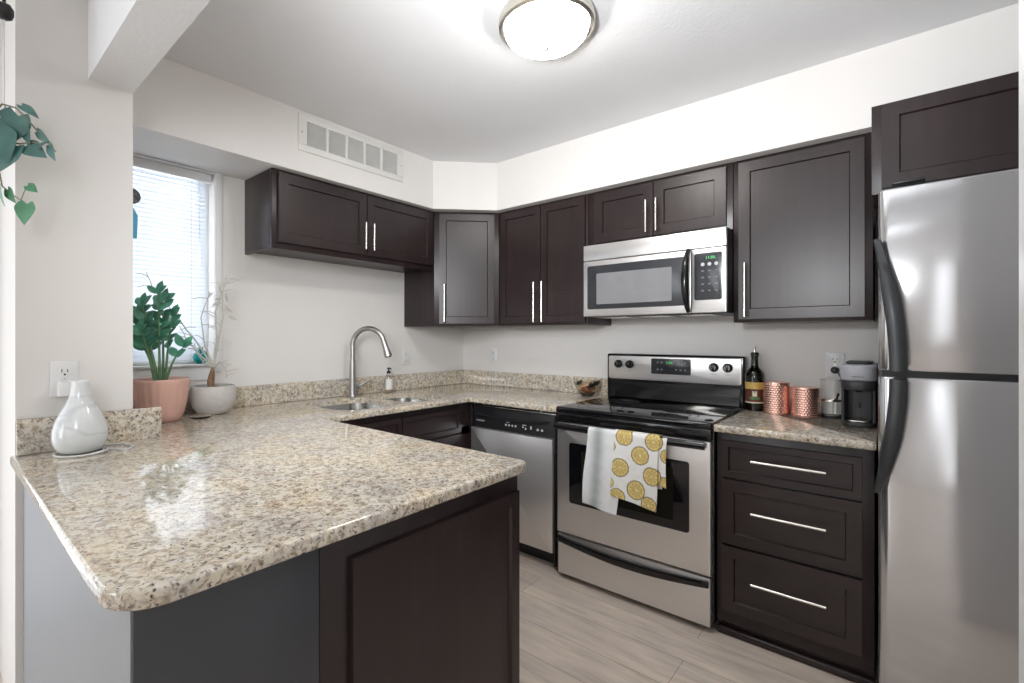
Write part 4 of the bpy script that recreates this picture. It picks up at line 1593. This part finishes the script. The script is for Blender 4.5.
def band(z0, z1, rr, a0, a1, thick=0.0006, c=(LX, LY)):
    b = BM()
    nn = 24
    g = []
    for k in range(nn + 1):
        a = a0 + (a1 - a0) * k / nn
        g.append([b.verts.new((c[0] + q * math.cos(a), c[1] + q * math.sin(a), CT + z)) for q, z in ((rr, z0), (rr, z1), (rr + thick, z1), (rr + thick, z0))])
    for k in range(nn):
        for j in range(4):
            b.faces.new((g[k][j], g[k][(j + 1) % 4], g[k + 1][(j + 1) % 4], g[k + 1][j]))
    b.faces.new(g[0])
    b.faces.new(list(reversed(g[-1])))
    return b


av = math.atan2(cam.location.y - LY, cam.location.x - LX)
obj('yellow_label', band(0.108, 0.142, 0.0417, -2.9, -0.1), M['yellow'], r)
obj('red_label', band(0.046, 0.106, 0.0417, -2.9, -0.1), M['red'], r)
lb = obj('label_strip', band(0.040, 0.0455, 0.0417, -2.9, -0.1), M['cream'], r)
bm = BM()
for (u, v, w_, h_) in ((0.0, 0.082, 0.020, 0.018), (-0.006, 0.094, 0.009, 0.008), (0.006, 0.095, 0.008, 0.007)):
    merge(bm, band(v - h_ / 2, v + h_ / 2, 0.0425, av + (u - w_ / 2) / 0.0425, av + (u + w_ / 2) / 0.0425))
obj('label_emblem', bm, M['cream'], r)
bm = BM()
merge(bm, band(0.058, 0.070, 0.0425, av - 0.55, av + 0.55))
obj('label_hill', bm, M['dgreen'], r)
bm = BM()
lathe(bm, [(0, 0.2715), (0.0185, 0.2715), (0.0185, 0.286), (0.012, 0.289), (0, 0.289)], (LX, LY, CT), 24)
obj('stopper', bm, M['blackm'], r)
bm = BM()
tube(bm, [(LX, LY, CT + 0.2895), (LX, LY, CT + 0.302), (LX + 0.003, LY - 0.004, CT + 0.320)], [0.006, 0.0045, 0.0035], 12)
obj('pourer', bm, M['nickel'], r)


def canister(x, y, rr, h, label):
    r_ = thing('copper_canister', label, 'canister', (x, y, CT), 'copper canisters on the short counter')
    b = BM()
    NA, NZ = 216, 90
    rings = []
    rows_ = 13
    for j in range(NZ + 1):
        z = 0.004 + (h - 0.008) * j / NZ
        ring = []
        for k in range(NA):
            a = 2 * PI * k / NA
            row = z / 0.0105
            ph = 0.5 if int(row) % 2 else 0.0
            cu = ((a / (2 * PI) * 30 + ph) % 1.0) - 0.5
            cv = (row % 1.0) - 0.5
            dim = max(0, 1 - (cu * cu + cv * cv) * 5.2)
            q = rr - 0.0015 * dim
            ring.append(b.verts.new((x + q * math.cos(a), y + q * math.sin(a), CT + z)))
        rings.append(ring)
    for j in range(NZ):
        for k in range(NA):
            b.faces.new((rings[j][k], rings[j][(k + 1) % NA], rings[j + 1][(k + 1) % NA], rings[j + 1][k]))
    b.faces.new(list(reversed(rings[0])))
    b.faces.new(rings[-1])
    obj('body', b, M['copper'], r_, smooth=60)
    b = BM()
    lathe(b, [(0, 0.0006), (rr - 0.002, 0.0006), (rr, 0.002), (rr, 0.0038), (0, 0.0038)], (x, y, CT), 48)
    obj('base_ring', b, M['copper'], r_)
    b = BM()
    lathe(b, [(rr - 0.003, h - 0.0035), (rr + 0.0015, h - 0.0035), (rr + 0.002, h + 0.001), (rr + 0.0005, h + 0.004), (rr - 0.006, h + 0.0055), (0, h + 0.006)], (x, y, CT), 48)
    obj('lid', b, M['copper'], r_)


canister(2.181, -0.150, 0.055, 0.146, 'taller hammered copper canister next to the bottle')
canister(2.298, -0.165, 0.055, 0.130, 'shorter hammered copper canister next to the glass jar')

# glass jar / press
JX, JY = 2.392, -0.125
r = thing('glass_carafe', 'clear glass coffee carafe with a dark base between canister and coffee maker', 'carafe', (JX, JY, CT))
bm = BM()
lathe(bm, [(0, 0.013), (0.038, 0.013), (0.0405, 0.018), (0.0405, 0.165), (0.0425, 0.172), (0.041, 0.173), (0.0385, 0.166), (0.0385, 0.019), (0.036, 0.016), (0, 0.016)], (JX, JY, CT), 48)
obj('glass', bm, M['clear'], r)
bm = BM()
lathe(bm, [(0, 0.0006), (0.040, 0.0006), (0.042, 0.003), (0.042, 0.012), (0, 0.0125)], (JX, JY, CT), 40)
obj('base', bm, M['blackm'], r)
bm = BM()
lathe(bm, [(0.0410, 0.075), (0.0425, 0.075), (0.0425, 0.084), (0.0410, 0.084), (0.0410, 0.075)], (JX, JY, CT), 40)
obj('steel_band', bm, M['nickel'], r)
bm = BM()
lathe(bm, [(0, 0.0175), (0.0375, 0.0195), (0.0375, 0.078), (0, 0.078)], (JX, JY, CT), 36)
obj('water', bm, M['water'], r)
bm = BM()
tube(bm, [(JX + 0.012, JY - 0.042, CT + 0.082), (JX + 0.024, JY - 0.060, CT + 0.092), (JX + 0.030, JY - 0.070, CT + 0.116)], [0.004, 0.0045, 0.005], 10)
obj('handle', bm, M['blackm'], r)

# single-serve coffee maker
KX0, KX1, KY0, KY1 = 2.437, 2.556, -0.365, -0.095
r = thing('coffee_maker', 'slim single-serve coffee maker, light grey top over dark grey body, beside the refrigerator', 'coffee maker', (2.497, -0.2, CT))
kc = (KX0 + KX1) / 2
bm = BM()
prism(bm, rpoly(KX0 + 0.006, KX1 - 0.006, KY0 + 0.004, KY1, [0.04, 0.04, 0.02, 0.02], 8), CT + 0.0006, CT + 0.020, 0.004)
base = obj('base', bm, M['grey2'], r)
bm = BM()
prism(bm, rpoly(KX0 + 0.004, KX1 - 0.004, -0.245, KY1, [0.02, 0.02, 0.02, 0.02], 6), CT + 0.0202, CT + 0.150, 0.0)
obj('column', bm, M['grey2'], r)
# shell wings either side of the cup bay
bm = BM()
prism(bm, rpoly(KX0 + 0.004, KX0 + 0.015, KY0 + 0.03, -0.2455, [0.005, 0.004, 0.0, 0.0], 4), CT + 0.0202, CT + 0.150, 0.0)
prism(bm, rpoly(KX1 - 0.015, KX1 - 0.004, KY0 + 0.03, -0.2455, [0.004, 0.005, 0.0, 0.0], 4), CT + 0.0202, CT + 0.150, 0.0)
obj('side_shell', bm, M['grey2'], r)
bm = BM()
prism(bm, rpoly(KX0 + 0.022, KX1 - 0.022, KY0 + 0.018, -0.255, 0.02, 6), CT + 0.0203, CT + 0.0265, 0.002)
obj('drip_tray', bm, M['nickel'], r)
bm = BM()
prism(bm, rpoly(KX0 + 0.002, KX1 - 0.002, KY0, KY1, [0.045, 0.045, 0.02, 0.02], 8), CT + 0.1502, CT + 0.186, 0.003)
obj('brew_head', bm, M['grey2'], r)
bm = BM()
prism(bm, rpoly(KX0, KX1, KY0 - 0.002, KY1, [0.046, 0.046, 0.02, 0.02], 8), CT + 0.1864, CT + 0.252, 0.010, seg=3)
lid = obj('lid', bm, M['grey1'], r)
bm = BM()
prism(bm, rpoly(KX0 + 0.016, KX1 - 0.016, KY0 + 0.075, KY1 - 0.02, 0.016, 6), CT + 0.2524, CT + 0.262, 0.004)
obj('lid_handle', bm, M['blackm'], lid)
bm = BM()
box(bm, kc - 0.020, kc + 0.020, KY0 - 0.0026, KY0 - 0.0022, CT + 0.2035, CT + 0.206, 0)
obj('lid_print', bm, M['greyp'], lid)
bm = BM()
tube(bm, [(kc, -0.30, CT + 0.1500), (kc, -0.30, CT + 0.138)], [0.016, 0.010], 16)
obj('spout', bm, M['blackm'], r)
bm = BM()
box(bm, kc - 0.006, kc + 0.004, -0.2485, -0.2453, CT + 0.068, CT + 0.094, 0.001)
obj('gauge', bm, M['blackm'], r)

# ------------------------------------------------------------------ hanging plant at the upper left
HX, HY = 0.622, -2.650
DC = 1.40     # distance of the plant from the viewer's plane


def at(px, py, d=DC):
    f_ = 476.56
    p = Vector((2.602, -2.7915, 1.248)) + FV * d + RV * ((px - 481.68) / f_ * d) + Vector((0, 0, (337.31 - py) / f_ * d))
    return p


r = thing('hanging_plant', 'trailing heart-leaved philodendron hanging on cords at the upper left', 'hanging plant', tuple(at(-6, 120)))
hook = at(4, 12)
bm = BM()
tube(bm, [hook + Vector((0, 0, 0.02)), Vector((hook.x, hook.y, CEIL - 0.012))], 0.004, 10)
lathe(bm, [(0, 0), (0.02, 0), (0.022, -0.006), (0.006, -0.012), (0, -0.012)], (hook.x, hook.y, CEIL - 0.0005), 24)
obj('ceiling_hook', bm, M['blackm'], r)
bm = BM()
lathe(bm, [(0, 0.026), (0.012, 0.024), (0.021, 0.012), (0.022, -0.004), (0.018, -0.016), (0.008, -0.022), (0, -0.022)], tuple(hook), 24, mtx=Matrix.Rotation(0.5, 4, 'Y'))
obj('swivel', bm, M['blackm'], r)
pc = at(-12, 120)
bm = BM()
lathe(bm, [(0, -0.075), (0.035, -0.075), (0.042, -0.06), (0.050, 0.0), (0.052, 0.004), (0.048, 0.005), (0.045, -0.006), (0, -0.01)], tuple(pc), 40)
obj('pot', bm, M['white'], r)
bm = BM()
for a in (0.2, 2.3, 4.4):
    q = pc + Vector((0.049 * math.cos(a), 0.049 * math.sin(a), 0.0045))
    tube(bm, [hook + Vector((0, 0, -0.021)), q], 0.0011, 6)
obj('cords', bm, M['cord'], r)
vin, f2, f3 = BM(), BM(), BM()
tube(vin, [pc + Vector((0, 0, 0)), at(2, 104), at(16, 108), at(28, 120), at(38, 132), at(52, 148), at(56, 152)], [0.0028, 0.0026, 0.0024, 0.0022, 0.002, 0.0017, 0.0012], 7)
tube(vin, [pc + Vector((0.0, 0, 0)), at(4, 142), at(20, 144), at(33, 142), at(42, 146)], [0.0028, 0.0026, 0.0024, 0.002, 0.0015], 7)
tube(vin, [pc + Vector((0, 0, -0.02)), at(-2, 165), at(2, 186), at(14, 196), at(21, 200), at(24, 192), at(29, 184)], [0.0022, 0.002, 0.0018, 0.0018, 0.0016, 0.0014, 0.001], 7)


def hl(bm_, px, py, dx, dy, L, W, nr=(0, 0), d=DC):
    """heart leaf whose base is at px,py and which points along dx,dy (picture right, up)"""
    leaf(bm_, at(px, py, d), RV * dx + Vector((0, 0, dy)) - FV * 0.12, -FV + RV * nr[0] + Vector((0, 0, nr[1])), L, W, 1.0, 0.16, 0.10)


hl(f2, 18, 116, -0.35, -1.0, 0.098, 0.100, (0.3, 0.4))
hl(f2, 3, 112, 0.1, -1.0, 0.090, 0.085, (-0.5, 0.3), DC + 0.03)
hl(f2, 16, 146, -0.55, -0.75, 0.105, 0.105, (0.1, 0.5))
hl(f2, 26, 128, 0.25, -1.0, 0.052, 0.045, (-0.4, 0.2))
hl(f2, 27, 146, 0.9, -0.5, 0.070, 0.056, (-0.2, 0.5))
hl(f2, 22, 106, 0.85, -0.55, 0.066, 0.030, (0.2, 1.0))
hl(f2, 38, 132, 0.75, -0.7, 0.052, 0.030, (-0.9, 0.4))
hl(f2, 50, 146, 0.35, -1.0, 0.048, 0.036, (-0.5, 0.2))
hl(f2, -4, 132, 0.4, -0.9, 0.10, 0.10, (0.2, 0.4), DC - 0.02)
hl(f2, 40, 147, 0.5, 0.3, 0.03, 0.02, (0, 0.5))
hl(f3, 27, 204, -0.1, -1.0, 0.062, 0.060, (0.1, 0.35))
hl(f3, 28, 186, 0.75, -0.45, 0.036, 0.030, (0, 0.5))
hl(f3, 8, 190, 0.5, -0.85, 0.046, 0.034, (-0.4, 0.3))
hl(f3, 1, 188, 0.2, -1.0, 0.058, 0.034, (-0.8, 0.1))
obj('vines', vin, M['vine'], r)
obj('foliage', f2, M['leaf2'], r, smooth=60)
o = obj('new_leaves', f3, M['leaf3'], r, smooth=60)
o['label'] = 'small fresh green lower leaves'
